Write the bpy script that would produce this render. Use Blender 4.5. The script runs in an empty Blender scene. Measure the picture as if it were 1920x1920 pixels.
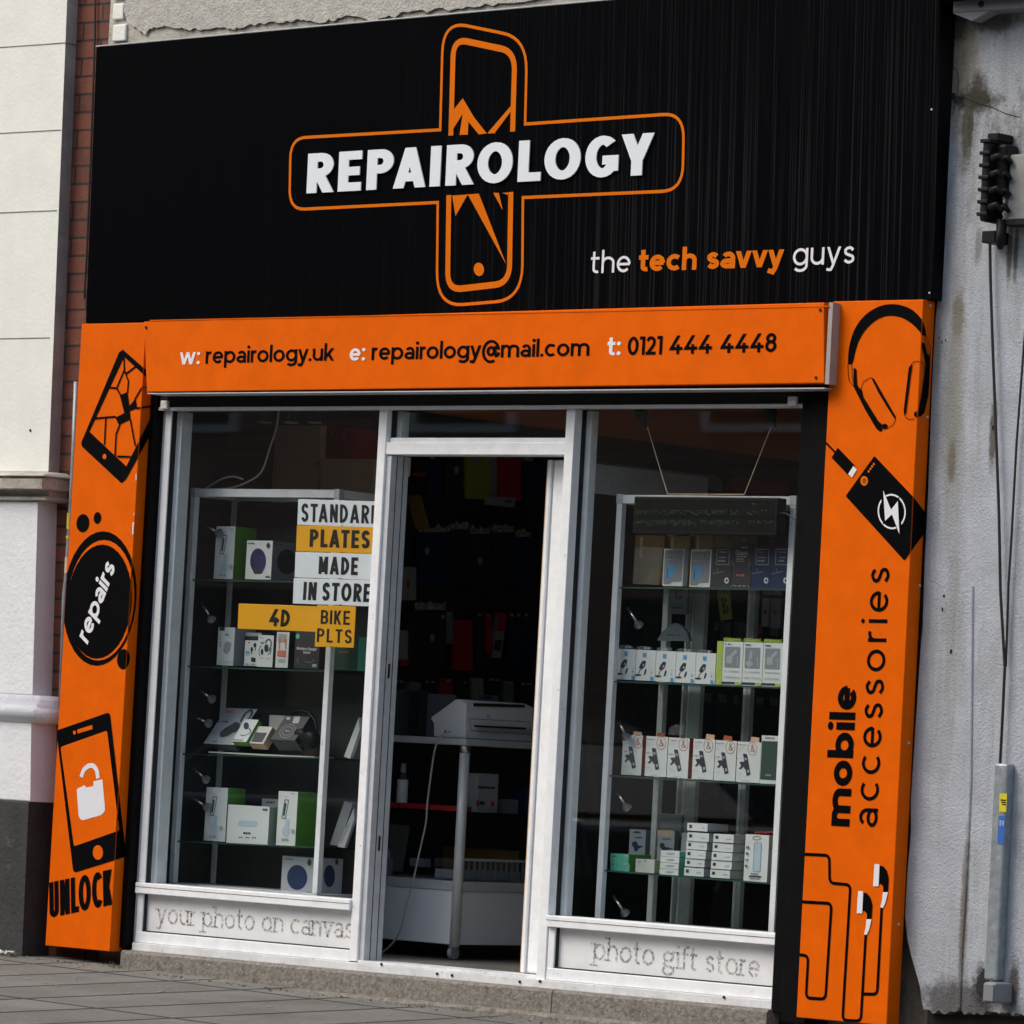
import bpy, bmesh, math, random
from mathutils import Vector, Matrix
random.seed(7)
SC = bpy.context.scene
COL = SC.collection

# ------------------------------------------------------------------ camera
F = 9600.0
AX = Vector((0.75641671, 0.00946969, -0.65402147))   # world x, y, z seen in camera space (x right, y down, z forward)
AY = Vector((0.65182762, 0.07217882, 0.75492448))
AZ = Vector((0.0543554, -0.99734675, 0.04842467))
TV = Vector(((230-960)/F, (1785-960)/F, 1.0))*21.6
CAM = Vector((-AX.dot(TV), -AY.dot(TV), -AZ.dot(TV)))
cam = bpy.data.cameras.new('camera'); co = bpy.data.objects.new('camera', cam); COL.objects.link(co)
cam.sensor_width = 36; cam.lens = 36*F/1920; cam.clip_start = 0.5; cam.clip_end = 500
cx = Vector((AX[0], AY[0], AZ[0])); cy = -Vector((AX[1], AY[1], AZ[1])); cz = -Vector((AX[2], AY[2], AZ[2]))
co.matrix_world = Matrix(((cx[0], cy[0], cz[0], CAM[0]), (cx[1], cy[1], cz[1], CAM[1]), (cx[2], cy[2], cz[2], CAM[2]), (0, 0, 0, 1)))
SC.camera = co
# ------------------------------------------------------------------ light
W = bpy.data.worlds.new('World'); SC.world = W; W.use_nodes = True
nt = W.node_tree; bg = nt.nodes['Background']; sky = nt.nodes.new('ShaderNodeTexSky')
sky.sky_type = 'NISHITA'; sky.sun_disc = False
SUN_EL = math.radians(48); SUN_DIR = Vector((-0.62, -0.78, 0)).normalized()
sky.sun_elevation = SUN_EL; sky.sun_rotation = math.atan2(SUN_DIR.x, SUN_DIR.y)
sky.air_density = 1.6; sky.dust_density = 4.0; sky.ozone_density = 1.0
nt.links.new(sky.outputs[0], bg.inputs[0]); bg.inputs[1].default_value = 0.15
sl = bpy.data.lights.new('sun', 'SUN'); sl.energy = 1.15; sl.angle = math.radians(32); sl.color = (1.0, 0.975, 0.94)
so = bpy.data.objects.new('sun', sl); COL.objects.link(so)
sd = Vector((SUN_DIR.x*math.cos(SUN_EL), SUN_DIR.y*math.cos(SUN_EL), math.sin(SUN_EL)))
so.rotation_euler = sd.to_track_quat('Z', 'Y').to_euler(); so.location = (0, -10, 12)
SC.view_settings.view_transform = 'Standard'; SC.view_settings.look = 'None'; SC.view_settings.gamma = 1
SC.view_settings.exposure = 0.30
SC.render.film_transparent = False
SC.cycles.max_bounces = 8; SC.cycles.transparent_max_bounces = 24

# ------------------------------------------------------------------ helpers
def ray(p): 
    v = Vector(((p[0]-960)/F, (p[1]-960)/F, 1.0))
    return Vector((AX.dot(v), AY.dot(v), AZ.dot(v)))
def on(p, axis, val):
    r = ray(p); return CAM + r*((val-CAM[axis])/r[axis])
def Y(p, y=0.0): return on(p, 1, y)
ORG = {}
def empty(name, loc, rz=0):
    o = bpy.data.objects.new(name, None); COL.objects.link(o); o.empty_display_size = .1
    o.location = loc; ORG[o.name] = Vector(loc); return o
def tag(o, label=None, cat=None, group=None, kind=None):
    if label: o['label'] = label
    if cat: o['category'] = cat
    if group: o['group'] = group
    if kind: o['kind'] = kind
    return o
def thing(name, label, cat, loc, group=None): return tag(empty(name, loc), label, cat, group)

class B:
    def __init__(s): s.v = []; s.f = []; s.m = []
    def add(s, vs, fs, mi=0):
        n = len(s.v); s.v += [Vector(v) for v in vs]; s.f += [[n+i for i in f] for f in fs]; s.m += [mi]*len(fs); return s
    def box(s, x0, x1, y0, y1, z0, z1, mi=0):
        vs = [(x, y, z) for z in (z0, z1) for y in (y0, y1) for x in (x0, x1)]
        return s.add(vs, [(0, 2, 3, 1), (4, 5, 7, 6), (0, 1, 5, 4), (2, 6, 7, 3), (0, 4, 6, 2), (1, 3, 7, 5)], mi)
    def prism(s, pts, d, mi=0, side=None):
        d = Vector(d); n = len(pts); pts = [Vector(p) for p in pts]
        s.add(pts+[p+d for p in pts], [list(range(n)), list(range(2*n-1, n-1, -1))], mi)
        k = len(s.v)-2*n
        for i in range(n):
            j = (i+1) % n; s.f.append([k+i, k+n+i, k+n+j, k+j]); s.m.append(mi if side is None else side)
        return s
    def tube(s, path, r, n=8, mi=0, cap=True):
        path = [Vector(p) for p in path]; rs = r if isinstance(r, (list, tuple)) else [r]*len(path)
        rings = []; up = None
        for i, p in enumerate(path):
            t = (path[min(i+1, len(path)-1)]-path[max(i-1, 0)]).normalized()
            if up is None: up = Vector((0, 0, 1)) if abs(t.z) < .9 else Vector((1, 0, 0))
            a = t.cross(up).normalized(); up = a.cross(t).normalized()
            rings.append([p+(a*math.cos(2*math.pi*k/n)+up*math.sin(2*math.pi*k/n))*rs[i] for k in range(n)])
        vs = [v for rg in rings for v in rg]; fs = []
        for i in range(len(path)-1):
            for k in range(n):
                fs.append((i*n+k, i*n+(k+1) % n, (i+1)*n+(k+1) % n, (i+1)*n+k))
        if cap: fs += [tuple(range(n)), tuple(range(len(vs)-1, len(vs)-n-1, -1))]
        return s.add(vs, fs, mi)
    def disc(s, c, ax, r, d, n=16, mi=0):
        ax = Vector(ax).normalized(); return s.tube([Vector(c), Vector(c)+ax*d], r, n, mi)
    def build(s, name, mats, parent=None, smooth=False, bevel=0, seg=2):
        org = Vector((0, 0, 0)) if parent is not None or not s.v else Vector((sum(v.x for v in s.v)/len(s.v), sum(v.y for v in s.v)/len(s.v), min(v.z for v in s.v)))
        if parent is not None: org = ORG.get(parent.name, org)
        me = bpy.data.meshes.new(name); me.from_pydata([v-org for v in s.v], [], s.f)
        if not isinstance(mats, (list, tuple)): mats = [mats]
        for m in mats: me.materials.append(m)
        for i, p in enumerate(me.polygons): p.material_index = s.m[i]; p.use_smooth = smooth
        me.validate()
        bm = bmesh.new(); bm.from_mesh(me)
        if not getattr(s, 'flat', False): bmesh.ops.recalc_face_normals(bm, faces=bm.faces)
        bm.to_mesh(me); bm.free()
        o = bpy.data.objects.new(name, me); COL.objects.link(o); o.parent = parent; ORG[o.name] = org
        if parent is None: o.location = org
        if bevel:
            md = o.modifiers.new('bevel', 'BEVEL'); md.width = bevel; md.segments = seg; md.limit_method = 'ANGLE'
        return o

def mat(name, col, rough=.6, metal=0, vary=0, vscale=6, bump=0, bscale=60, spec=.5, dirt=None, coat=0, stretch=None, emit=None, alpha=1):
    m = bpy.data.materials.new(name); m.use_nodes = True; n = m.node_tree; N = n.nodes; L = n.links
    p = N['Principled BSDF']; p.inputs['Roughness'].default_value = rough; p.inputs['Metallic'].default_value = metal
    p.inputs['Specular IOR Level'].default_value = spec; p.inputs['Coat Weight'].default_value = coat
    p.inputs['Base Color'].default_value = (*col, 1); p.inputs['Alpha'].default_value = alpha
    if emit: p.inputs['Emission Color'].default_value = (*emit[0], 1); p.inputs['Emission Strength'].default_value = emit[1]
    geo = N.new('ShaderNodeNewGeometry'); mp = N.new('ShaderNodeMapping'); L.new(geo.outputs['Position'], mp.inputs[0])
    if stretch: mp.inputs['Scale'].default_value = stretch
    cur = None
    if vary:
        t = N.new('ShaderNodeTexNoise'); t.inputs['Scale'].default_value = vscale; t.inputs['Detail'].default_value = 8; t.inputs['Roughness'].default_value = .65
        L.new(mp.outputs[0], t.inputs['Vector'])
        r = N.new('ShaderNodeValToRGB'); r.color_ramp.elements[0].position = .32; r.color_ramp.elements[1].position = .68
        r.color_ramp.elements[0].color = (*[c*(1-vary) for c in col], 1); r.color_ramp.elements[1].color = (*[min(1, c*(1+vary*.35)) for c in col], 1)
        L.new(t.outputs['Fac'], r.inputs[0]); cur = r.outputs[0]
    if dirt:   # (colour, scale, threshold, softness)
        dc, ds, th, sf = dirt
        t = N.new('ShaderNodeTexNoise'); t.inputs['Scale'].default_value = ds; t.inputs['Detail'].default_value = 10; t.inputs['Roughness'].default_value = .7
        L.new(mp.outputs[0], t.inputs['Vector'])
        mr = N.new('ShaderNodeMapRange'); mr.inputs['From Min'].default_value = th; mr.inputs['From Max'].default_value = th+sf
        L.new(t.outputs['Fac'], mr.inputs['Value'])
        mx = N.new('ShaderNodeMix'); mx.data_type = 'RGBA'; L.new(mr.outputs[0], mx.inputs['Factor'])
        if cur: L.new(cur, mx.inputs['A'])
        else: mx.inputs['A'].default_value = (*col, 1)
        mx.inputs['B'].default_value = (*dc, 1); cur = mx.outputs['Result']
    if cur: L.new(cur, p.inputs['Base Color'])
    if bump:
        t = N.new('ShaderNodeTexNoise'); t.inputs['Scale'].default_value = bscale; t.inputs['Detail'].default_value = 6; t.inputs['Roughness'].default_value = .7
        L.new(geo.outputs['Position'], t.inputs['Vector'])
        b = N.new('ShaderNodeBump'); b.inputs['Strength'].default_value = bump; b.inputs['Distance'].default_value = .01
        L.new(t.outputs['Fac'], b.inputs['Height']); L.new(b.outputs[0], p.inputs['Normal'])
    return m

# ------------------------------------------------------------------ materials
M = {}
M['orange'] = mat('orange_vinyl', (.80, .126, .0008), .5, spec=.06, vary=.10, vscale=9, bump=.06, bscale=300, dirt=((.45, .09, .02), 26, .66, .1))
M['orangeart'] = mat('orange_print', (.74, .165, .004), .5, spec=.06, vary=.05)
M['blackart'] = mat('black_print', (.0018, .0018, .0028), .5, spec=.04, bump=.05, bscale=300)
M['whiteart'] = mat('white_print', (.78, .78, .82), .5, vary=.04)
M['white_letter'] = mat('white_acrylic', (.80, .86, .90), .4, vary=.04)
M['alu'] = mat('white_aluminium', (.90, .925, .95), .42, vary=.10, vscale=14, dirt=((.34, .32, .30), 34, .62, .14), bump=.05, bscale=120)
M['aludirty'] = mat('grimy_aluminium', (.78, .79, .81), .5, vary=.22, vscale=10, dirt=((.16, .14, .12), 38, .60, .15))
M['riser'] = mat('riser_panel_white', (.88, .895, .92), .5, vary=.10, vscale=7, dirt=((.33, .30, .27), 26, .64, .16))
M['greyalu'] = mat('grey_aluminium', (.58, .60, .64), .45, vary=.15, vscale=20)
M['silver'] = mat('silver_post', (.72, .73, .76), .35, metal=.15, vary=.08)
M['chrome'] = mat('chrome', (.55, .56, .58), .28, metal=1)
M['gasket'] = mat('rubber_gasket', (.012, .012, .013), .7)
M['black'] = mat('black_paint', (.0035, .0035, .004), .55, spec=.08, vary=.35, vscale=12, bump=.1, bscale=90, dirt=((.10, .10, .10), 60, .76, .05))
M['brush'] = mat('black_brush', (.010, .010, .009), .95, vary=.5, vscale=120, bump=1.0, bscale=260, dirt=((.14, .13, .11), 160, .66, .1))
M['darkplast'] = mat('dark_plastic', (.007, .007, .008), .5, spec=.2)
M['conc'] = mat('step_concrete', (.30, .275, .24), .95, vary=.5, vscale=60, bump=1.0, bscale=90, dirt=((.05, .045, .04), 16, .55, .25))
M['render'] = mat('roughcast_render', (.56, .54, .49), .95, vary=.22, vscale=30, bump=1.0, bscale=75, dirt=((.25, .22, .19), 7, .58, .2))
M['renderpatch'] = mat('flaking_render', (.56, .53, .47), .95, vary=.4, vscale=9, bump=1.0, bscale=22, dirt=((.16, .13, .10), 14, .58, .16))
M['cream'] = mat('cream_masonry_paint', (.83, .835, .78), .75, vary=.07, vscale=5, bump=.25, bscale=70, dirt=((.45, .42, .36), 24, .72, .1))
M['whitep'] = mat('white_masonry_paint', (.80, .81, .84), .7, vary=.06, vscale=8, bump=.5, bscale=45)
M['sidegrey'] = mat('return_shade_and_trim_grey', (.40, .36, .34), .8, vary=.25, vscale=12, dirt=((.12, .11, .10), 40, .64, .1))  # shade of the pilaster's return is put into this grey; banner end shares it
M['plinth'] = mat('black_plinth_paint', (.035, .035, .037), .75, vary=.4, vscale=7, bump=.6, bscale=40, dirt=((.16, .15, .14), 8, .60, .3))
M['stone'] = mat('bare_stone', (.13, .115, .095), .95, vary=.55, vscale=14, bump=1.0, bscale=26, stretch=(1, 1, .4))
M['hole'] = mat('near_black', (.02, .018, .016), .95, vary=.4)  # one near-black for holes, slots, cracks, small fittings and the foot band
M['white'] = mat('carton_white', (.62, .66, .66), .5)
M['offwhite'] = mat('carton_offwhite', (.52, .54, .50), .55)
M['grey'] = mat('carton_grey', (.22, .24, .27), .5)
M['lgrey'] = mat('carton_light_grey', (.36, .38, .42), .5)
M['dgrey'] = mat('carton_charcoal', (.035, .038, .042), .45)
M['green'] = mat('carton_green', (.10, .30, .035), .5)
M['lime'] = mat('carton_lime', (.36, .48, .07), .5)
M['mint'] = mat('carton_mint', (.12, .50, .36), .5)
M['dkgreen'] = mat('carton_dark_green', (.01, .05, .035), .5)
M['casegreen'] = mat('case_green', (.025, .06, .045), .5)
M['cartonorange'] = mat('carton_orange', (.38, .10, .04), .5)
M['blue'] = mat('carton_blue', (.08, .30, .55), .5)
M['navy'] = mat('carton_navy', (.012, .03, .09), .4)
M['red'] = mat('carton_red', (.5, .025, .03), .5)
M['gold'] = mat('pack_gold', (.32, .20, .05), .45, vary=.3, vscale=30)
M['olive'] = mat('pack_olive', (.40, .42, .07), .5)
M['tan'] = mat('plywood', (.62, .46, .31), .6, vary=.15, vscale=5, stretch=(1, 1, .3))
M['purple'] = mat('print_purple', (.045, .035, .14), .4, vary=.6, vscale=25)
M['print'] = mat('print_dark', (.03, .035, .045), .5)
M['printgrey'] = mat('print_grey', (.33, .35, .37), .5)
M['peach'] = mat('print_coral', (.6, .18, .10), .5)
M['paleblue'] = mat('print_pale_blue', (.40, .52, .60), .5)
M['plate_w'] = mat('plate_white', (.74, .78, .82), .35, vary=.03)
M['plate_y'] = mat('plate_yellow', (.80, .38, .012), .35, vary=.05)
M['plate_t'] = mat('plate_black', (.008, .008, .009), .4)
M['led'] = mat('led_matrix', (.004, .006, .005), .5, spec=.1, vary=.3, vscale=200)
M['ledon'] = mat('led_dots', (.03, .10, .05), .5, emit=((.05, .30, .12), .12))
M['stickery'] = mat('sticker_yellow', (.65, .55, .02), .5)
M['stickerb'] = mat('sticker_blue', (.03, .13, .45), .5)
M['cable'] = mat('cable_black', (.012, .012, .012), .5)
M['cablew'] = mat('cable_white', (.45, .45, .43), .5)
M['conduit'] = mat('galvanised_conduit', (.30, .34, .37), .45, metal=.3, vary=.3, vscale=25, dirt=((.5, .52, .52), 16, .6, .12))
M['greybox'] = mat('grey_box', (.20, .21, .23), .6)
M['dark'] = mat('shop_dark_wall', (.05, .048, .046), .8, vary=.3, vscale=4)
M['shopfloor'] = mat('shop_floor_vinyl', (.22, .20, .18), .5, vary=.3, vscale=5)
M['ceil'] = mat('shop_ceiling', (.80, .79, .76), .9)
M['lightwall'] = mat('shop_light_wall', (.78, .77, .74), .8)
M['bulk'] = mat('orange_bulkhead_paint', (.92, .25, .05), .7)
M['printer'] = mat('printer_grey_white', (.85, .86, .92), .45)
M['fogbag'] = mat('clear_bag', (.40, .42, .43), .2, vary=.5, vscale=40, alpha=.16)
M['hookred'] = mat('pack_red', (.45, .02, .03), .5)
M['litter'] = mat('litter_plastic', (.6, .6, .58), .4)
M['chew'] = mat('gum_spot', (.36, .35, .33), .9)
M['moss'] = mat('weed', (.06, .09, .03), .9)
M['tar'] = mat('mortar_joint', (.045, .042, .038), .95)

def node_extra():
    # fascia: black vinyl with rain streaks, stronger on the right half
    m = mat('black_streaked_vinyl', (.0018, .0021, .0030), .4, spec=.02, bump=.02, bscale=200); n = m.node_tree; N = n.nodes; L = n.links
    p = N['Principled BSDF']; g = N.new('ShaderNodeNewGeometry'); mp = N.new('ShaderNodeMapping'); mp.inputs['Scale'].default_value = (1, 0, .004)
    L.new(g.outputs['Position'], mp.inputs[0]); t = N.new('ShaderNodeTexNoise'); t.inputs['Scale'].default_value = 130; t.inputs['Detail'].default_value = 1.5; t.inputs['Roughness'].default_value = .75
    L.new(mp.outputs[0], t.inputs['Vector'])
    r = N.new('ShaderNodeMapRange'); r.inputs['From Min'].default_value = .52; r.inputs['From Max'].default_value = .66; L.new(t.outputs['Fac'], r.inputs['Value'])
    sx = N.new('ShaderNodeSeparateXYZ'); L.new(g.outputs['Position'], sx.inputs[0])
    gx = N.new('ShaderNodeMapRange'); gx.inputs['From Min'].default_value = 1.3; gx.inputs['From Max'].default_value = 2.9; gx.inputs['To Min'].default_value = .06; L.new(sx.outputs[0], gx.inputs['Value'])
    t2 = N.new('ShaderNodeTexNoise'); t2.inputs['Scale'].default_value = .9; t2.inputs['Detail'].default_value = 1; L.new(g.outputs['Position'], t2.inputs['Vector'])
    mu = N.new('ShaderNodeMath'); mu.operation = 'MULTIPLY'; L.new(r.outputs[0], mu.inputs[0]); L.new(gx.outputs[0], mu.inputs[1])
    m2 = N.new('ShaderNodeMath'); m2.operation = 'MULTIPLY'; L.new(mu.outputs[0], m2.inputs[0]); L.new(t2.outputs['Fac'], m2.inputs[1])
    mx = N.new('ShaderNodeMix'); mx.data_type = 'RGBA'; mx.inputs['A'].default_value = (.0018, .0021, .0030, 1); mx.inputs['B'].default_value = (.026, .026, .029, 1)
    L.new(m2.outputs[0], mx.inputs['Factor']); L.new(mx.outputs['Result'], p.inputs['Base Color']); M['fascia'] = m
    # glass: clear sheet, Fresnel reflection
    m = bpy.data.materials.new('window_glass'); m.use_nodes = True; n = m.node_tree; N = n.nodes; L = n.links; N.remove(N['Principled BSDF'])
    g0 = N.new('ShaderNodeNewGeometry'); dt = N.new('ShaderNodeVectorMath'); dt.operation = 'DOT_PRODUCT'; L.new(g0.outputs['Incoming'], dt.inputs[0]); L.new(g0.outputs['Normal'], dt.inputs[1])
    def mth(op, a, b=None):
        q = N.new('ShaderNodeMath'); q.operation = op; L.new(a, q.inputs[0]); 
        if b is not None: q.inputs[1].default_value = b
        return q.outputs[0]
    ab = mth('ABSOLUTE', dt.outputs['Value']); iv = mth('MULTIPLY_ADD', ab, -1); iv.node.inputs[2].default_value = 1; pw = mth('POWER', iv, 5); ad_ = mth('MULTIPLY_ADD', pw, .9); ad_.node.inputs[2].default_value = .085; ad_.node.name = 'refl'
    tr = N.new('ShaderNodeBsdfTransparent'); tr.inputs[0].default_value = (.93, .96, .96, 1)
    gl = N.new('ShaderNodeBsdfGlossy'); gl.inputs['Roughness'].default_value = .02; mx = N.new('ShaderNodeMixShader')
    L.new(ad_, mx.inputs[0]); L.new(tr.outputs[0], mx.inputs[1]); L.new(gl.outputs[0], mx.inputs[2]); L.new(mx.outputs[0], N['Material Output'].inputs[0]); M['glass'] = m
    # cabinet glass / shelf: greener
    m2_ = m.copy(); m2_.name = 'shelf_glass'; m2_.node_tree.nodes['Transparent BSDF'].inputs[0].default_value = (.30, .42, .38, 1); M['shelf'] = m2_
    m3_ = m.copy(); m3_.name = 'cabinet_glass'; m3_.node_tree.nodes['Transparent BSDF'].inputs[0].default_value = (.95, .97, .96, 1)
    m3_.node_tree.nodes['refl'].inputs[2].default_value = .03; M['cabglass'] = m3_
    # residue: broken-up dirt left by removed letters
    m = mat('letter_residue', (.13, .115, .10), .9); n = m.node_tree; N = n.nodes; L = n.links
    t = N.new('ShaderNodeTexNoise'); t.inputs['Scale'].default_value = 110; t.inputs['Detail'].default_value = 5; g = N.new('ShaderNodeNewGeometry'); L.new(g.outputs['Position'], t.inputs['Vector'])
    r = N.new('ShaderNodeMapRange'); r.inputs['From Min'].default_value = .36; r.inputs['From Max'].default_value = .60; r.inputs['To Min'].default_value = .0; r.inputs['To Max'].default_value = .55
    L.new(t.outputs['Fac'], r.inputs['Value']); L.new(r.outputs[0], N['Principled BSDF'].inputs['Alpha']); M['residue'] = m
    # bricks
    def brick(name, c1, c2, mo, sc, rot=None, bw=.225, rh=.078, ms=.012):
        m = mat(name, c1, .85, bump=.4, bscale=60); n = m.node_tree; N = n.nodes; L = n.links
        g = N.new('ShaderNodeNewGeometry'); s = N.new('ShaderNodeSeparateXYZ'); L.new(g.outputs['Position'], s.inputs[0])
        ad = N.new('ShaderNodeMath'); ad.operation = 'ADD'; L.new(s.outputs[0], ad.inputs[0]); L.new(s.outputs[1], ad.inputs[1])
        cb = N.new('ShaderNodeCombineXYZ'); L.new(ad.outputs[0], cb.inputs[0]); L.new(s.outputs[2], cb.inputs[1])
        b = N.new('ShaderNodeTexBrick'); b.inputs['Scale'].default_value = 1; b.inputs['Brick Width'].default_value = bw; b.inputs['Row Height'].default_value = rh; b.inputs['Mortar Size'].default_value = ms*.5
        b.inputs['Color1'].default_value = (*c1, 1); b.inputs['Color2'].default_value = (*c2, 1); b.inputs['Mortar'].default_value = (*mo, 1)
        L.new(cb.outputs[0], b.inputs['Vector'])
        t = N.new('ShaderNodeTexNoise'); t.inputs['Scale'].default_value = 18; t.inputs['Detail'].default_value = 8; L.new(g.outputs['Position'], t.inputs['Vector'])
        mr = N.new('ShaderNodeMapRange'); mr.inputs['To Min'].default_value = .55; mr.inputs['To Max'].default_value = 1.35; L.new(t.outputs['Fac'], mr.inputs['Value'])
        mx = N.new('ShaderNodeMix'); mx.data_type = 'RGBA'; mx.blend_type = 'MULTIPLY'; mx.inputs['Factor'].default_value = 1
        L.new(b.outputs['Color'], mx.inputs['A']); L.new(mr.outputs[0], mx.inputs['B']); L.new(mx.outputs['Result'], N['Principled BSDF'].inputs['Base Color'])
        return m
    M['brick'] = brick('red_brick', (.20, .062, .035), (.14, .045, .03), (.03, .026, .024), 1)
    M['brickfar'] = brick('street_brick', (.52, .31, .23), (.42, .26, .20), (.2, .18, .16), 1, bw=.45, rh=.15, ms=.02)
    # pavement: 400 mm slabs square to the wall
    m = mat('paving_slabs', (.16, .15, .135), .9, bump=.7, bscale=70); n = m.node_tree; N = n.nodes; L = n.links
    g = N.new('ShaderNodeNewGeometry'); mp = N.new('ShaderNodeMapping'); mp.inputs['Location'].default_value = (.15, .37, 0); L.new(g.outputs['Position'], mp.inputs[0])
    b = N.new('ShaderNodeTexBrick'); b.offset = 0; b.inputs['Scale'].default_value = 1; b.inputs['Brick Width'].default_value = .4; b.inputs['Row Height'].default_value = 1.2; b.inputs['Mortar Size'].default_value = .015
    b.inputs['Color1'].default_value = (.185, .178, .16, 1); b.inputs['Color2'].default_value = (.145, .14, .127, 1); b.inputs['Mortar'].default_value = (.018, .015, .013, 1); L.new(mp.outputs[0], b.inputs['Vector'])
    t = N.new('ShaderNodeTexNoise'); t.inputs['Scale'].default_value = 30; t.inputs['Detail'].default_value = 10; t.inputs['Roughness'].default_value = .8; L.new(g.outputs['Position'], t.inputs['Vector'])
    t3 = N.new('ShaderNodeTexNoise'); t3.inputs['Scale'].default_value = 2.2; t3.inputs['Detail'].default_value = 5; L.new(g.outputs['Position'], t3.inputs['Vector'])
    ad = N.new('ShaderNodeMath'); ad.operation = 'ADD'; L.new(t.outputs['Fac'], ad.inputs[0]); L.new(t3.outputs['Fac'], ad.inputs[1])
    mr = N.new('ShaderNodeMapRange'); mr.inputs['From Min'].default_value = .6; mr.inputs['From Max'].default_value = 1.4; mr.inputs['To Min'].default_value = .6; mr.inputs['To Max'].default_value = 1.4; L.new(ad.outputs[0], mr.inputs['Value'])
    mx = N.new('ShaderNodeMix'); mx.data_type = 'RGBA'; mx.blend_type = 'MULTIPLY'; mx.inputs['Factor'].default_value = 1
    L.new(b.outputs['Color'], mx.inputs['A']); L.new(mr.outputs[0], mx.inputs['B']); L.new(mx.outputs['Result'], N['Principled BSDF'].inputs['Base Color']); M['paving'] = m
    # right-hand wall: dirty white textured paint with vertical runs and damp spots
    m = mat('stained_white_render', (.50, .535, .60), .85, vary=.2, vscale=5, bump=.9, bscale=110); n = m.node_tree; N = n.nodes; L = n.links; p = N['Principled BSDF']
    base = p.inputs['Base Color'].links[0].from_socket
    def layer(prev, scale, sc3, th, sf, colr, mask=None):
        mp = N.new('ShaderNodeMapping'); mp.inputs['Scale'].default_value = sc3; g = N.new('ShaderNodeNewGeometry'); L.new(g.outputs['Position'], mp.inputs[0])
        t = N.new('ShaderNodeTexNoise'); t.inputs['Scale'].default_value = scale; t.inputs['Detail'].default_value = 10; t.inputs['Roughness'].default_value = .72; L.new(mp.outputs[0], t.inputs['Vector'])
        r = N.new('ShaderNodeMapRange'); r.inputs['From Min'].default_value = th; r.inputs['From Max'].default_value = th+sf; L.new(t.outputs['Fac'], r.inputs['Value']); out = r.outputs[0]
        if mask:
            s = N.new('ShaderNodeSeparateXYZ'); L.new(g.outputs['Position'], s.inputs[0]); k = N.new('ShaderNodeMapRange'); k.inputs['From Min'].default_value = mask[0]; k.inputs['From Max'].default_value = mask[1]
            L.new(s.outputs[2], k.inputs['Value']); q = N.new('ShaderNodeMath'); q.operation = 'MULTIPLY'; L.new(out, q.inputs[0]); L.new(k.outputs[0], q.inputs[1]); out = q.outputs[0]
        mx = N.new('ShaderNodeMix'); mx.data_type = 'RGBA'; L.new(out, mx.inputs['Factor']); L.new(prev, mx.inputs['A']); mx.inputs['B'].default_value = (*colr, 1); return mx.outputs['Result']
    c = layer(base, 7, (1, 1, .10), .49, .25, (.27, .275, .26))
    c = layer(c, 9, (1, 1, .45), .50, .14, (.12, .105, .08), (2.8, 3.5))
    c = layer(c, 60, (1, 1, 1), .64, .06, (.22, .21, .19))
    c = layer(c, 12, (1, 1, .6), .52, .15, (.04, .035, .03), (.30, -.05))
    def blob(prev, cx_, cz_, rx, rz, colr, amt, ns=25):
        g = N.new('ShaderNodeNewGeometry'); mp = N.new('ShaderNodeMapping'); mp.inputs['Location'].default_value = (-cx_/rx, 0, -cz_/rz); mp.inputs['Scale'].default_value = (1/rx, .01, 1/rz); L.new(g.outputs['Position'], mp.inputs[0])
        ln = N.new('ShaderNodeVectorMath'); ln.operation = 'LENGTH'; L.new(mp.outputs[0], ln.inputs[0])
        k = N.new('ShaderNodeMapRange'); k.inputs['From Min'].default_value = 1; k.inputs['From Max'].default_value = 0; L.new(ln.outputs['Value'], k.inputs['Value'])
        t = N.new('ShaderNodeTexNoise'); t.inputs['Scale'].default_value = ns; t.inputs['Detail'].default_value = 9; t.inputs['Roughness'].default_value = .75; L.new(g.outputs['Position'], t.inputs['Vector'])
        a = N.new('ShaderNodeMath'); a.operation = 'ADD'; L.new(k.outputs[0], a.inputs[0]); L.new(t.outputs['Fac'], a.inputs[1])
        r = N.new('ShaderNodeMapRange'); r.inputs['From Min'].default_value = .78; r.inputs['From Max'].default_value = 1.15; r.inputs['To Max'].default_value = amt; L.new(a.outputs[0], r.inputs['Value'])
        mx = N.new('ShaderNodeMix'); mx.data_type = 'RGBA'; L.new(r.outputs[0], mx.inputs['Factor']); L.new(prev, mx.inputs['A']); mx.inputs['B'].default_value = (*colr, 1); return mx.outputs['Result']
    for (px, rx, rz, colr, amt) in (((1800, 110), .10, .36, (.20, .17, .12), .8), ((1828, 188), .13, .055, (.03, .028, .02), 1), ((1835, 175), .05, .10, (.05, .045, .03), .9), ((1812, 235), .022, .20, (.10, .09, .06), .9), ((1820, 240), .015, .16, (.07, .06, .045), .9), ((1795, 45), .06, .10, (.05, .045, .04), .9), ((1870, 40), .14, .05, (.09, .08, .07), .8),
        ((1893, 470), .015, .17, (.12, .11, .09), .9), ((1905, 470), .012, .14, (.10, .09, .08), .9), ((1835, 460), .02, .1, (.2, .19, .17), .7), ((1797, 590), .03, .12, (.13, .105, .07), .8), ((1785, 860), .02, .10, (.10, .08, .05), .9), ((1862, 815), .02, .16, (.09, .08, .06), .9), ((1790, 720), .05, .5, (.26, .25, .20), .6), ((1755, 640), .03, .25, (.2, .19, .15), .6),
        ((1800, 1880), .25, .10, (.05, .045, .04), .8), ((1842, 1850), .05, .10, (.02, .02, .018), 1), ((1808, 1700), .02, .35, (.16, .13, .10), .8), ((1900, 1850), .03, .12, (.06, .05, .045), .9)):
        w_ = Y(px, -.022); c = blob(c, w_.x, w_.z, rx*1.5, rz*1.4, colr, amt)
    L.new(c, p.inputs['Base Color']); M['wallright'] = m
node_extra()

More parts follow.
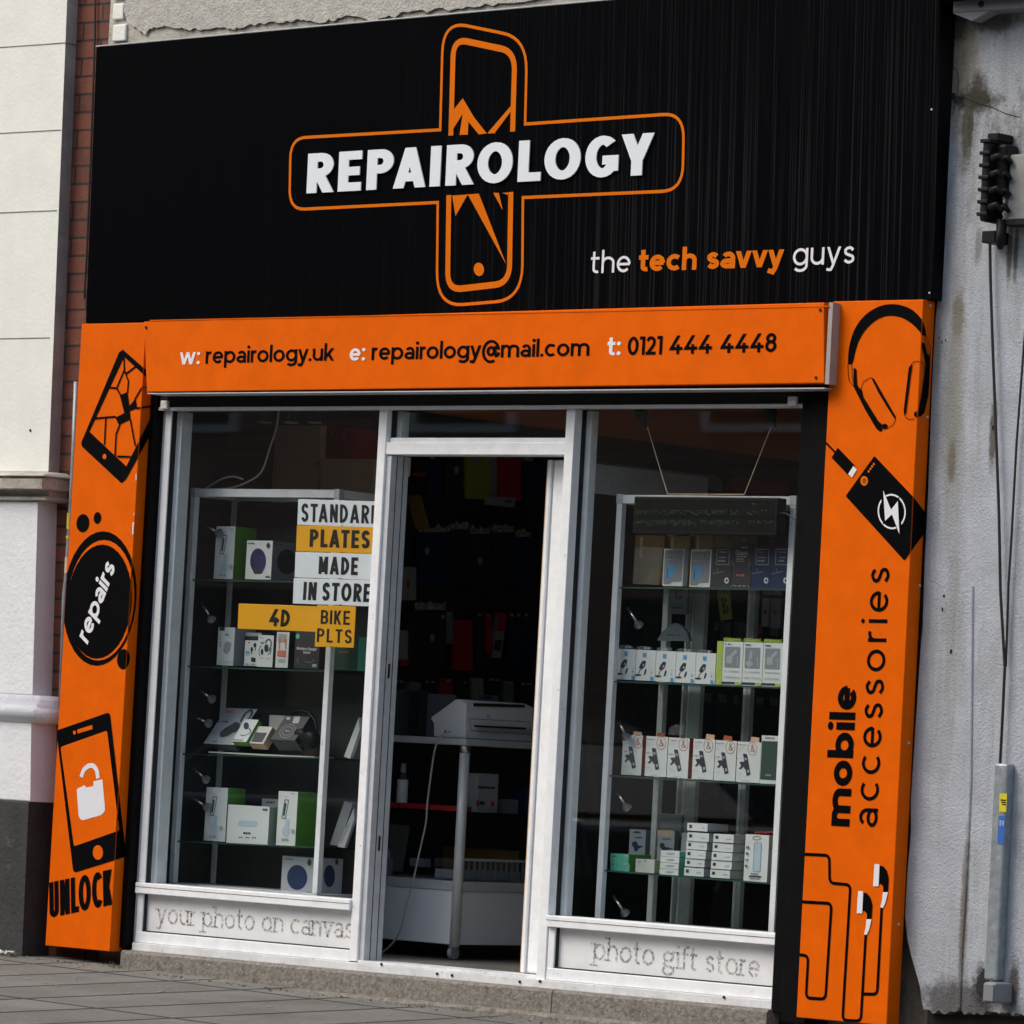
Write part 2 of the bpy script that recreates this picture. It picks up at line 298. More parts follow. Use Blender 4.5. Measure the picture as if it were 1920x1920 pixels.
# ------------------------------------------------------------------ drawing in a plane
X_ = .74; A_ = 1.05; D_ = -.28
def arc(cx, cy, rx, ry, a0, a1, n=18):
    n = max(4, int(n*abs(a1-a0)/360*1.6))
    return [(cx+rx*math.cos(math.radians(a0+(a1-a0)*i/n)), cy+ry*math.sin(math.radians(a0+(a1-a0)*i/n))) for i in range(n+1)]
def cat(pts, n=6):
    P = [pts[0]]+list(pts)+[pts[-1]]; out = []
    for i in range(1, len(P)-2):
        for k in range(n):
            t = k/n; o = []
            for c in (0, 1):
                a, b, d, e = P[i-1][c], P[i][c], P[i+1][c], P[i+2][c]
                o.append(.5*(2*b+(d-a)*t+(2*a-5*b+4*d-e)*t*t+(3*b-a-3*d+e)*t**3))
            out.append(tuple(o))
    return out+[pts[-1]]
def fillet(pts, r, closed=False, n=5):
    out = []; N = len(pts)
    for i, p in enumerate(pts):
        if not closed and i in (0, N-1): out.append(p); continue
        rr = r[i] if isinstance(r, (list, tuple)) else r
        a = Vector(pts[i-1]); b = Vector(p); c = Vector(pts[(i+1) % N])
        if rr <= 0: out.append(p); continue
        u = (a-b); v = (c-b); k = min(rr, u.length*.49, v.length*.49); s = b+u.normalized()*k; e = b+v.normalized()*k
        for j in range(n+1):
            t = j/n; out.append(tuple(s*(1-t)**2+b*2*t*(1-t)+e*t*t))
    return out
def ribbon(pts, w, closed=False):
    P = [Vector((p[0], p[1])) for p in pts]; Q = [P[0]]
    for p in P[1:]:
        if (p-Q[-1]).length > 1e-7: Q.append(p)
    if closed and (Q[0]-Q[-1]).length < 1e-7: Q.pop()
    P = Q; n = len(P); l = []; r = []
    for i in range(n):
        a = P[i-1] if (i > 0 or closed) else None; c = P[(i+1) % n] if (i < n-1 or closed) else None
        d1 = (P[i]-a).normalized() if a is not None else None; d2 = (c-P[i]).normalized() if c is not None else None
        if d1 is None: d1 = d2
        if d2 is None: d2 = d1
        n1 = Vector((-d1.y, d1.x)); n2 = Vector((-d2.y, d2.x)); m = n1+n2
        m = m.normalized() if m.length > 1e-6 else n1
        k = min(1/max(.35, m.dot(n1)), 2.2)
        l.append(P[i]+m*w/2*k); r.append(P[i]-m*w/2*k)
    out = []
    for i in range(n if closed else n-1):
        j = (i+1) % n; out.append([l[i], r[i], r[j], l[j]])
    return out
def clip(poly, nx, ny, c):   # keep nx*x+ny*y<=c
    out = []
    for i in range(len(poly)):
        a = poly[i]; b = poly[(i+1) % len(poly)]; da = nx*a[0]+ny*a[1]-c; db = nx*b[0]+ny*b[1]-c
        if da <= 0: out.append(a)
        if (da < 0 < db) or (db < 0 < da):
            t = da/(da-db); out.append((a[0]+(b[0]-a[0])*t, a[1]+(b[1]-a[1])*t))
    return out

def glyph(ch, t, serif=False, wf=1):
    h = t/2; S = []   # S: list of lists of polygons
    def R(pts, closed=False): S.append(ribbon(pts, t, closed))
    def E(x0, x1, y0, y1, a0=0, a1=360): return arc((x0+x1)/2, (y0+y1)/2, (x1-x0)/2-h, (y1-y0)/2-h, a0, a1)
    def O(x0, x1, y0, y1): R(E(x0, x1, y0, y1)[:-1], True)
    def stem(x, y0, y1, s0=True, s1=True):
        R([(x, y0), (x, y1)])
        if serif:
            if s0: S.append(ribbon([(x-1.9*t, y0+h*.7), (x+1.9*t, y0+h*.7)], t*.7))
            if s1: S.append(ribbon([(x-1.7*t, y1-h*.7), (x+h, y1-h*.7)], t*.7))
    def bar(x0, x1, y): R([(x0, y), (x1, y)])
    def dg(x0, y0, x1, y1, c0=None, c1=None):
        a = Vector((x0, y0)); b = Vector((x1, y1)); d = (b-a).normalized(); q = ribbon([a-d*t, b+d*t], t)[0]
        c0 = min(y0, y1) if c0 is None else c0; c1 = max(y0, y1) if c1 is None else c1
        q = clip([tuple(v) for v in q], 0, 1, c1); q = clip(q, 0, -1, -c0)
        if len(q) > 2: S.append([q])
        if serif and c1 == X_: 
            xt = x0 if y0 > y1 else x1; S.append(ribbon([(xt-1.6*t, c1-h*.7), (xt+1.6*t, c1-h*.7)], t*.7))
    def hw(dx, dy): return h*math.hypot(dx, dy)/max(abs(dy), 1e-6)
    X = X_; A = A_; D = D_; ov = .78*wf; w = ov
    if ch == 'o': O(0, w, 0, X)
    elif ch == 'e': w = .74*wf; R(E(0, w, 0, X, 0, 318)); bar(h, w-h*.6, X*.5)
    elif ch == 'c': w = .68*wf; R(E(0, .78*wf, 0, X, 48, 312))
    elif ch == 'a':
        w = .66*wf; R(E(.03, w, X-.62*min(1, wf+.2), X, 148, 0)+[(w-h, 0)]); O(0, w, 0, X*.60)
        if serif: S.append(ribbon([(w-h, h*.7), (w+1.3*t, h*.7)], t*.7))
    elif ch == 'b': stem(h, 0, A, False); O(0, w, 0, X)
    elif ch == 'd': stem(w-h, 0, A, False); O(0, w, 0, X)
    elif ch == 'p': stem(h, D, X); O(0, w, 0, X)
    elif ch == 'g':
        if serif: O(0, w*.9, X*.32, X); O(-.02, w, D-.06, .12); S.append(ribbon([(w*.7, X-h*.7), (w*1.05, X-h*.7)], t*.7)); R([(w*.25, X*.36), (w*.12, .16), (w*.3, .06)])
        else: O(0, w, 0, X); R([(w-h, X), (w-h, 0)]+E(.02, w, D, D+.56, 0, -146)[1:])
    elif ch in 'hn': w = .70*wf; stem(h, 0, A if ch == 'h' else X); R(E(0, w, X-.6, X, 178, 0)+[(w-h, 0)])
    elif ch == 'm':
        w = 1.16*wf; k = w/2+h/2; stem(h, 0, X); R(E(0, k, X-.55, X, 178, 0)+[(k-h, 0)]); R(E(k-t, w, X-.55, X, 178, 0)+[(w-h, 0)])
    elif ch == 'u': w = .70*wf; R([(h, X)]+E(0, w, 0, .62, 180, 360)); stem(w-h, 0, X, False)
    elif ch == 'r': w = .41*wf; stem(h, 0, X); R(E(0, .62*wf, X-.56, X, 178, 74))
    elif ch == 't':
        w = .46*wf; xs = .10*wf+h; R([(xs, X+.24), (xs, .25)]+E(xs-h, xs+.42*wf, 0, .42, 180, 296)); bar(0, w, X-h)
    elif ch == 'f': w = .46*wf; xs = .12+h; R(E(xs-h, xs+.42, A-.4, A, 70, 180)+[(xs, 0)]); bar(0, w, X-h); 
    elif ch == 'i': w = t; stem(h, 0, X); S.append([arc(h, A-.62*t if t < .2 else A-.5*t+.03, .62*t if t < .2 else .56*t, .62*t if t < .2 else .52*t, 0, 360)[:-1]])
    elif ch == 'l': w = t; stem(h, 0, A)
    elif ch == 'k': w = .68*wf; stem(h, 0, A); k = hw(.6, X); dg(t*.8, .24, w-k*1.1, X, 0.0, X); dg(.26*wf+h*.4, X*.56, w-k*.9, 0)
    elif ch == 'v': w = .72*wf; k = hw(w/2, X); dg(k, X, w/2, 0); dg(w-k, X, w/2, 0)
    elif ch == 'w': w = 1.08*wf; q = w/4; k = hw(q, X); dg(k, X, q+k*.35, 0); dg(2*q, X, q+k*.35, 0); dg(2*q, X, 3*q-k*.35, 0); dg(w-k, X, 3*q-k*.35, 0)
    elif ch == 'y':
        w = .72*wf; k = hw(w/2, X); dg(k, X, w/2, 0); q = cat([(w-k, X), (w/2, 0), (w*.40, D*.62), (w*.26, D+h), (w*.06, D+h*1.05)], 5)
        poly = ribbon([(w-k+(w-k-w/2)*.3, X*1.3)]+[(w/2, 0)]+[(w*.42, D*.45), (w*.33, D*.8), (w*.2, D+h*.9), (w*.03, D+h*1.25)], t); S.append([clip([tuple(v) for v in p], 0, 1, X) for p in poly])
    elif ch == 's': w = .58*wf; R([(a*(w-t)+h, b*(X-t)+h) for a, b in cat([(.95, .84), (.55, 1), (.10, .86), (.14, .62), (.5, .5), (.90, .38), (.92, .12), (.45, 0), (.02, .16)], 5)])
    elif ch == 'S': w = .66*wf; R([(a*(w-t)+h, b*(1-t)+h) for a, b in cat([(.98, .82), (.78, .97), (.45, 1), (.08, .9), (.02, .74), (.14, .59), (.5, .51), (.88, .41), (1, .26), (.92, .08), (.55, 0), (.22, .03), (.0, .18)], 5)])
    elif ch in '.,': w = t*1.1; S.append([arc(w/2, .55*t, .58*t, .58*t, 0, 360)[:-1]])
    elif ch == ':': w = t*1.1; S.append([arc(w/2, .55*t, .6*t, .6*t, 0, 360)[:-1]]); S.append([arc(w/2, X-.55*t, .6*t, .6*t, 0, 360)[:-1]])
    elif ch == '@':
        w = 1.10*wf; c = (.5*w, .36); R(arc(c[0], c[1], w/2-h*.7, .60, -62, -330+28+0, 30)[::-1] if False else arc(c[0], c[1], w/2-h*.7, .60, 300, 10, 30)); O(w*.24, w*.76, .08, X-.06); R([(w*.76-h*.2, X-.06), (w*.76-h*.2, .22), (w*.80, .10), (w*.90, .14), (w*.965, .30)])
    elif ch == '-': w = .4*wf; bar(0, w, .4)
    elif ch == '0': w = .68*wf; O(0, w, 0, 1)
    elif ch == '1': w = .34*wf; R([(w-h, 0), (w-h, 1)]); bar(0, w-h, 1-h)
    elif ch == '2': w = .62*wf; R([(a*(w-t)+h, b*(1-t)+h) for a, b in cat([(0, .80), (.2, .96), (.5, 1), (.85, .9), (.95, .70), (.80, .48), (.10, .02)], 5)]); bar(0, w, h)
    elif ch == '4':
        w = .78*wf; k = hw(.5, .75); dg(w*.66, 1.0, k*.75, .30, .22, 1.0); bar(0, w, .22+h); R([(w*.64, 0), (w*.64, .52)])
    elif ch == '8': w = .68*wf; O(.03, w-.03, .46, 1); O(0, w, 0, .46+t)
    elif ch == 'I': w = t; R([(h, 0), (h, 1)])
    elif ch == 'L': w = .58*wf; R([(h, 0), (h, 1)]); bar(h, w, h)
    elif ch == 'E': w = .62*wf; R([(h, 0), (h, 1)]); bar(h, w, h); bar(h, w*.92, .5); bar(h, w, 1-h)
    elif ch == 'T': w = .66*wf; R([(w/2, 0), (w/2, 1-h)]); bar(0, w, 1-h)
    elif ch in 'PRB':
        w = .70*wf; y0 = .40 if ch != 'B' else .5-h; r = (1-y0)/2-h
        R([(h, 0), (h, 1)]); R([(h, 1-h), (w-h-r*.85, 1-h)]+arc(w-h-r*.85, (1+y0)/2, r*.85, r, 90, -90)+[(h, y0+h)])
        if ch == 'R': k = hw(.3, .4); dg(w*.42, y0+h, w-k*.7, 0, 0, y0+t)
        if ch == 'B': r = (y0+t)/2-h; R([(h, y0+h), (w-h-r*.8, y0+h)]+arc(w-h-r*.8+.01, (y0+t)/2, r*.85, r, 90, -90)+[(h, h)])
    elif ch == 'D': w = .74*wf; R([(h, 0), (h, 1)]); r = .5-h; q = min(r, .42*wf); R([(h, 1-h), (w-h-q, 1-h)]+arc(w-h-q, .5, q, r, 90, -90)+[(h, h)])
    elif ch == 'A': w = .86*wf; k = hw(w/2, 1); dg(k, 0, w/2, 1); dg(w-k, 0, w/2, 1); bar(w*.24, w*.76, .27)
    elif ch == 'V': w = .84*wf; k = hw(w/2, 1); dg(k, 1, w/2, 0); dg(w-k, 1, w/2, 0)
    elif ch == 'W': w = 1.2*wf; q = w/4; k = hw(q, 1); dg(k, 1, q+k*.35, 0); dg(2*q, 1, q+k*.35, 0); dg(2*q, 1, 3*q-k*.35, 0); dg(w-k, 1, 3*q-k*.35, 0)
    elif ch == 'O': w = .90*wf; O(0, w, 0, 1)
    elif ch == 'C': w = .72*wf; R(E(0, .84*wf, 0, 1, 46, 314))
    elif ch == 'G': w = .82*wf; R(E(0, w+.02, 0, 1, 48, 322)); R([(w-h, .14), (w-h, .52)]); bar(w*.52, w-h*.1, .52-h)
    elif ch == 'Y': w = .82*wf; k = hw(w/2, .62); dg(k, 1, w/2, .36, .36, 1); dg(w-k, 1, w/2, .36, .36, 1); R([(w/2, 0), (w/2, .46)])
    elif ch == 'N': w = .72*wf; R([(h, 0), (h, 1)]); R([(w-h, 0), (w-h, 1)]); dg(h, 1, w-h, 0)
    elif ch == 'M': w = .84*wf; R([(h, 0), (h, 1)]); R([(w-h, 0), (w-h, 1)]); dg(h, 1, w/2, .25, .12, 1); dg(w-h, 1, w/2, .25, .12, 1)
    elif ch == 'K': w = .70*wf; R([(h, 0), (h, 1)]); k = hw(.5, .6); dg(t*.7, .34, w-k, 1, .2, 1); dg(w*.32+h*.4, .58, w-k*.9, 0)
    elif ch == 'U': w = .70*wf; R([(h, 1), (h, w/2)]+arc(w/2, w/2, w/2-h, w/2-h, 180, 360)+[(w-h, 1)])
    elif ch == 'J': w = .5*wf; R([(w-h, 1), (w-h, .3), (w*.7, h), (w*.3, h), (h, .25)])
    elif ch == '&': w = .8*wf; R(cat([(w, .0), (.25*w, .72), (.3*w, .95), (.5*w, .97), (.6*w, .78), (.12*w, .35), (.1*w, .12), (.4*w, .03), (.75*w, .2), (.92*w, .45)], 4))
    else: w = .3
    return w, S

KERN = {'44': .06, '48': .03, 'PA': -.11, 'AI': -.03, 'RO': -.03, 'OL': 0, 'LO': -.05, 'GY': -.08, 'OG': -.02, 'LA': -.04, 'AT': -.06, 'TA': -.06, 'ro': -.03, 'gy': -.03, 'y.': -.05, 'vv': -.05, 'vy': -.05, 'av': -.04, 'IR': 0}
class Draw:
    """flat print laid in a real plane: pixels of the photograph are carried onto the plane by their view rays"""
    def __init__(s, p0, e1, nrm, off=.0015, sc=460., thick=0, umin=None, umax=None):
        s.p0 = Vector(p0); s.e1 = Vector(e1).normalized(); s.n = Vector(nrm).normalized(); s.e2 = s.e1.cross(s.n) 
        if s.e2.z < 0: s.e2 = -s.e2
        s.off = off; s.k = 0; s.b = B(); s.sc = sc; s.z = (1, 0, 0); s.thick = thick; s.um = (umin, umax)
    def zoom(s, k, ox, oy): s.z = (k, ox, oy); return s
    def px(s, p): return (s.z[1]+p[0]/s.z[0], s.z[2]+p[1]/s.z[0])
    def uv(s, p):
        q = s.px(p); r = ray(q); a = s.p0+s.n*s.off; t = (a-CAM).dot(s.n)/r.dot(s.n); w = CAM+r*t-s.p0
        return (w.dot(s.e1), w.dot(s.e2))
    def emit(s, polys):
        s.k += 1; o = s.off+s.k*.00012
        for q in polys:
            q = [tuple(v) for v in q]
            if s.um[0] is not None: q = clip(q, -1, 0, -s.um[0])
            if s.um[1] is not None and len(q) > 2: q = clip(q, 1, 0, s.um[1])
            c = []
            for v in q:
                if not c or abs(v[0]-c[-1][0])+abs(v[1]-c[-1][1]) > 1e-6: c.append(v)
            if len(c) > 2 and abs(c[0][0]-c[-1][0])+abs(c[0][1]-c[-1][1]) < 1e-6: c.pop()
            if len(c) < 3: continue
            P = [s.p0+s.e1*v[0]+s.e2*v[1]+s.n*o for v in c]
            if s.thick: s.b.prism(P, s.n*(s.thick))
            else: s.b.add(P, [range(len(P))])
        return s
    def poly(s, pts, r=0):
        u = [s.uv(p) for p in pts]
        if r: u = fillet(u, [x/s.sc for x in r] if isinstance(r, list) else r/s.sc, True)
        return s.emit([u])
    def stroke(s, pts, w, r=0, closed=False):
        u = [s.uv(p) for p in pts]
        if r: u = fillet(u, r/s.sc, closed)
        return s.emit(ribbon(u, w/s.sc, closed))
    def curve(s, pts, w): return s.emit(ribbon(cat([s.uv(p) for p in pts]), w/s.sc))
    def ell(s, c, rx, ry, sh=0, ring=None, n=36):
        pts = [(c[0]+rx*math.cos(a)-sh*ry*math.sin(a), c[1]-ry*math.sin(a)) for a in [2*math.pi*i/n for i in range(n)]]
        if ring: return s.stroke(pts, ring, 0, True)
        return s.emit([[s.uv(p) for p in pts]])
    def text(s, txt, bl, br, tl, t=.15, wf=1, ls=.09, sp=.34, serif=False, only=None):
        a = Vector(s.uv(bl)); b = Vector(s.uv(br)); c = Vector(s.uv(tl)); x = 0; G = []; wi = 0; prev = ' '
        for ch in txt:
            if ch == ' ': x += sp*wf; wi += 1; continue
            w, S = glyph(ch, t, serif, wf)
            if G or x: x += KERN.get(prev+ch, 0)
            if only is None or only == wi: G.append((x, S))
            x += w+ls; prev = ch
        x -= ls; ux = (b-a)/x; uy = c-a; k0 = s.k
        for x0, S in G:
            s.k = k0
            for polys in S: s.emit([[tuple(a+ux*(x0+v[0])+uy*v[1]) for v in p] for p in polys])
        return s
    def tiny(s, bl, br, h, n=6):   # a line of unreadably small print: short dashes
        a = Vector(bl); b = Vector(br); k = (b-a)/n
        for i in range(n):
            if random.random() < .12: continue
            p = a+k*(i+.08*random.random()); q = a+k*(i+.62+.25*random.random()); u = Vector((0, -h))
            s.poly([p, q, q+u, p+u])
        return s
    def build(s, name, m, parent):
        s.b.flat = not s.thick
        return s.b.build(name, m, parent)
def words(mk, name, m, parent, txt, bl, br, tl, *a, **k):   # one part per word
    for i in range(len(txt.split(' '))):
        d = mk(); d.text(txt, bl, br, tl, *a, only=i, **k); d.build(name, M[m], parent)
def front(y, off=.0015, sc=460., **k): return Draw((0, y, 0), (1, 0, 0), (0, -1, 0), off, sc, **k)
# ================================================================== SETTING
def gz(x, y): return -.058-.020*(x-.1)+.03*(y+.08)
b = B(); nx, ny = 24, 6
def sheet(name, x0, x1, y0, y1, dz, m, kind='structure', nx=24, ny=6):
    b = B(); vs = []; fs = []
    for j in range(ny+1):
        for i in range(nx+1):
            x = x0+(x1-x0)*i/nx; y = y0+(y1-y0)*j/ny; vs.append((x, y, gz(x, y)+dz))
    for j in range(ny):
        for i in range(nx): a = j*(nx+1)+i; fs.append((a, a+1, a+nx+2, a+nx+1))
    b.add(vs, fs); return tag(b.build(name, m), kind=kind)
sheet('pavement', -40, 30, -4.6, .02, 0, M['paving'])
M['kerb'] = mat('kerb_granite', (.24, .23, .22), .85, vary=.3, vscale=12, bump=.4)
b = B(); vs = [(x, y, gz(x, y)+z) for x in (-40, 30) for y, z in ((-4.75, 0.004), (-4.602, .004), (-4.602, -.3), (-4.75, -.3))]
b.add(vs, [(0, 1, 5, 4), (3, 0, 4, 7), (0, 3, 2, 1), (4, 5, 6, 7)]); tag(b.build('kerb', M['kerb']), kind='structure')
M['asphalt'] = mat('asphalt', (.05, .05, .052), .9, vary=.3, vscale=3, bump=.6, bscale=50)
b = B(); b.add([(-200, -200, gz(0, -4.7)-.95), (200, -200, gz(0, -4.7)-.95), (200, 200, gz(0, -4.7)-.95), (-200, 200, gz(0, -4.7)-.95)], [(0, 1, 2, 3)]); tag(b.build('ground', M['asphalt']), kind='structure')
b = B(); b.add([(-40, -19.6, gz(-40, -4.7)-.12), (30, -19.6, gz(30, -4.7)-.12), (30, -4.74, gz(30, -4.7)-.12), (-40, -4.74, gz(-40, -4.7)-.12)], [(0, 1, 2, 3)]); tag(b.build('road', M['asphalt']), kind='structure')

# ---- opposite side of the street: seen mirrored in the shop windows
t = thing('brick_building', 'long red-brick terrace across the street, mirrored in the shop glass', 'building', (-12, -20, -.3))
B().box(-46, 22, -26, -20, -.8, 9.0).build('wall', M['brickfar'], t)
B().box(-46.3, 22.3, -20.35, -19.7, 9.0, 9.3).build('cornice', M['renderpatch'], t)
winmat = mat('far_window', (.02, .025, .03), .1); shopm = mat('far_shopfront', (.05, .05, .055), .3)
for i in range(19):
    x = -44+i*3.5
    for z in (3.9, 6.6):
        f = B().box(x-.65, x+.65, -20, -19.93, z, z+1.7).build('window', M['alu'], t); ORG[f.name] = ORG[t.name]*1; 
        B().box(x-.55, x+.55, -19.93, -19.915, z+.08, z+1.6).build('pane', winmat, f)
    B().box(x-1.45, x+1.45, -20, -19.9, -.2, 2.4).build('shop_window', shopm, t)

# ---- cars parked at the kerb: also only mirrored in the windows
paint = mat('car_paint', (.015, .018, .025), .2, coat=1); carglass = mat('car_glass', (.02, .024, .028), .05); tyre = mat('tyre', (.012, .012, .012), .8)
def car(x0, label):
    zc = gz(0, -4.7)-.12; W_ = 1.75; y0 = -4.95-W_
    t = thing('parked_car', label, 'car', (x0+2.1, y0+W_/2, zc)); t['group'] = 'cars parked at the kerb'
    prof = [(0, .35), (.02, .62), (.12, .78), (.95, .93), (1.05, .94), (3.75, .98), (4.12, .92), (4.2, .62), (4.2, .35), (3.85, .25), (.3, .25)]
    B().prism([(x0+a, y0, zc+b) for a, b in prof], (0, W_, 0)).build('body', paint, t, bevel=.05, seg=3)
    cab = [(.95, .935), (1.65, 1.40), (2.1, 1.46), (3.1, 1.45), (3.6, 1.32), (4.02, .96)]; g = B(); n = len(cab)
    vs = [(x0+a, y0+.06+(b-.93)*.32, zc+b) for a, b in cab]+[(x0+a, y0+W_-.06-(b-.93)*.32, zc+b) for a, b in cab]
    g.add(vs, [tuple(range(n)), tuple(range(2*n-1, n-1, -1))]+[(i, i+1, n+i+1, n+i) for i in (0, 4)]); g.build('windows', carglass, t)
    rf = B(); rf.add([(v[0], v[1], v[2]+.012) for v in vs], [(i, i+1, n+i+1, n+i) for i in (1, 2, 3)]); rf.build('roof', paint, t, smooth=True)
    for i in (1, 4): 
        for k in (0, n): B().tube([vs[k+(0 if i == 1 else 5)], vs[k+i]], .03, 6).build('pillar', paint, t)
    for a in (.85, 3.4):
        for yy in (y0-.01, y0+W_-.19):
            w = B().disc((x0+a, yy, zc+.31), (0, 1, 0), .31, .2, 24).build('wheel', tyre, t); B().disc((x0+a, yy+(-.006 if yy < y0 else .2), zc+.31), (0, 1, 0), .2, .006, 16).build('rim', M['silver'], w)
    for yy in (y0+.1, y0+W_-.45): B().box(x0-.005, x0+.12, yy, yy+.35, zc+.62, zc+.74).build('headlight', M['silver'], t, bevel=.02)
car(-5.9, 'black hatchback parked further left along the kerb, mirrored in the shop windows'); car(-.9, 'second black hatchback, the one nearer the shop door, mirrored in the windows')

# ---- neighbour's pilaster on the left
def xr(p): return Y(p, 0).x
t = thing('pilaster', 'cream and white painted masonry pilaster with dark plinth at the left edge of the picture', 'pilaster', (-1.2, 0, -.05))
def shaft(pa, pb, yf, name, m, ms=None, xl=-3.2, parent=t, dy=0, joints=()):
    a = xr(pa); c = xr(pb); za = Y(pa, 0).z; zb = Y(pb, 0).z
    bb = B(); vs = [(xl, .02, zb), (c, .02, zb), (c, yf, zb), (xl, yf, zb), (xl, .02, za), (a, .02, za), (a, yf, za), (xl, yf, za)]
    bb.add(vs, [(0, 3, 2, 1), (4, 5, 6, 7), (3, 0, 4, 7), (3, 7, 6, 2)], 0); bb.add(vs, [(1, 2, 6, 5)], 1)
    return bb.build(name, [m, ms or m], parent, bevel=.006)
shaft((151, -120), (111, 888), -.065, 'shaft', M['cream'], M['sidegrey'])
shaft((107, 944), (97, 1306), -.115, 'lower_shaft', M['whitep'], M['whitep'])
# mouldings: stacked profile swept along the front and returned to the wall
def mould(name, prof, xe, m):   # prof: (out, z) list
    bb = B(); n = len(prof); vs = []
    for (o, z) in prof: vs += [(-3.2, -o, z), (xe+(o-.08)*.35, -o, z), (xe+(o-.08)*.35, .02, z)]
    fs = []
    for i in range(n-1):
        k = 3*i; fs += [(k, k+1, k+4, k+3), (k+1, k+2, k+5, k+4)]
    fs += [(0, 2, 1), (3*n-3, 3*n-2, 3*n-1)]
    bb.add(vs, fs); o = bb.build(name, m, t, smooth='base' in name); return o
z0 = Y((112, 944), 0).z; z1 = Y((126, 888), 0).z; xe = xr((124, 910)); dz = z1-z0
M['mould'] = mat('moulding_paint', (.50, .47, .41), .8, vary=.35, vscale=10, bump=.5, bscale=50, dirt=((.20, .17, .14), 24, .55, .2))
mould('moulding', [(.10, z0), (.135, z0+dz*.05), (.135, z0+dz*.13), (.105, z0+dz*.2), (.115, z0+dz*.36), (.175, z0+dz*.40), (.18, z0+dz*.72), (.15, z0+dz*.74), (.15, z0+dz*.80), (.175, z0+dz*.83), (.15, z0+dz*.9), (.065, z0+dz)], xe, M['mould'])
zb0 = Y((105, 1358), 0).z; zb1 = Y((98, 1306), 0).z; db = zb1-zb0
mould('base_moulding', [(.15, zb0), (.158, zb0+db*.04), (.172, zb0+db*.14), (.178, zb0+db*.28), (.175, zb0+db*.42), (.164, zb0+db*.53), (.148, zb0+db*.60), (.140, zb0+db*.70), (.128, zb0+db*.82), (.118, zb1)], xr((108, 1330)), M['whitep'])
shaft((106, 1358), (104, 1505), -.15, 'base', M['whitep'], M['whitep'])
shaft((103, 1505), (90, 1800), -.155, 'plinth', M['plinth'], M['plinth'])
jn = B()   # masonry joints in the painted shaft
for (ya, yb) in ((89, 79), (250, 238), (399, 393), (635, 632)):
    a = Y((0, ya), -.065); c = xr((148-.0556*yb, yb)); z = a.z; jn.box(-3.2, c+.003, -.0672, -.06, z-.0016, z+.0016); jn.box(c, c+.002, -.065, .0, z-.002, z+.002)
M['jointgrey'] = mat('paint_filled_joint', (.22, .21, .19), .9, vary=.5, vscale=25); jn.build('joint', M['jointgrey'], t)
B().disc(Y((57, 807), -.066), (0, -1, 0), .006, .002).build('drill_hole', M['hole'], t)
sx_ = xr((150, 0))

# ---- brick strip between pilaster and shop sign
o = B().box(-3.0, Y((208, 30), .0).x, 0.0, .3, -.3, 6).build('brick_wall', M['brick']); tag(o, 'narrow strip of red brick wall between the cream pilaster and the black sign', 'wall')
o = B().tube([Y((179, -20), -.012), Y((178, 74), -.012), Y((170, 300), -.012), Y((163, 470), -.012), Y((158, 560), -.012)], .0045, 6).build('cable', M['cable']); tag(o, 'thin black cable clipped down the brick strip left of the sign', 'cable')
# ---- rendered wall above the fascia
t = thing('rendered_wall', 'grey roughcast wall with flaking patches above the black sign', 'wall', (1.8, 0, 3.8))
xl = Y((208, 30), 0).x
B().box(xl+.004, 6.5, -.01, .3, 3.72, 6).build('wall_face', M['renderpatch'], t)
zg = [(235, 40), (266, 63), (283, 50), (333, 52), (366, 55), (413, 50), (443, 52), (500, 40), (560, 37), (600, 42), (640, 30), (700, 38), (760, 22), (850, 15), (930, 5), (1100, -12), (1500, -50)]
pts = [Y((212, -200), -.035)]+[Y((228+random.random()*3, yy), -.035) for yy in (-60, -20, 0, 20)]
for i, p in enumerate(zg):
    pts.append(Y(p, -.035))
    if i < len(zg)-1:
        q = zg[i+1]; n = 7
        for k in range(1, n): pts.append(Y((p[0]+(q[0]-p[0])*k/n+random.uniform(-2, 2), p[1]+(q[1]-p[1])*k/n+random.uniform(-4, 4)), -.035))
pts.append(Y((1500, -400), -.022)); pts.append(Y((212, -300), -.022))
B().prism([Vector((p.x, -.022, p.z)) for p in pts], (0, .011, 0)).build('roughcast_coat', M['render'], t)
for (p, w, h) in (((219, -12), 20, 28), ((219, 22), 22, 34), ((221, 62), 27, 36)):   # painted quoin stones
    a = Y((p[0]-w/2, p[1]+h/2), -.03); c = Y((p[0]+w/2, p[1]-h/2), -.03)
    B().box(a.x, c.x, -.0245, -.008, a.z+.005, c.z).build('quoin', M['cream'], t, bevel=.006)

# ---- right-hand painted wall
t = thing('painted_wall', 'stained white textured wall on the right of the shop, broken away at its foot', 'wall', (4.4, 0, -.1))
yr = -.022; edge = []
for (x, y) in [(1752, 600), (1747, 700), (1743, 800), (1738, 930), (1733, 1060), (1728, 1180), (1725, 1200), (1722, 1250), (1716, 1340), (1711, 1430), (1707, 1500), (1706, 1560), (1700, 1640), (1697, 1680), (1695, 1720), (1700, 1760), (1708, 1795), (1717, 1830), (1723, 1850), (1727, 1875), (1731, 1893)]:
    edge.append(Y((x+1.5+random.uniform(-1, 1), y), yr))
low = [(x, 1896+random.uniform(-5, 5)+(x-1740)*.03) for x in range(1742, 1990, 6)]+[(2100, 1915)]
for p in low: edge.append(Y(p, yr))
edge.append(Vector((7, yr, 0.1))); edge.append(Vector((7, yr, 6))); edge.append(Vector((4.0, yr, 6))); edge.append(Vector((4.0, yr, 2.72))); edge.append(Vector((4.09, yr, 2.7)))
B().prism(edge, (0, .045, 0)).build('plaster_face', M['wallright'], t)
B().box(3.9, 7, .0305, .3, -.5, 6).build('stone_core', M['stone'], t)
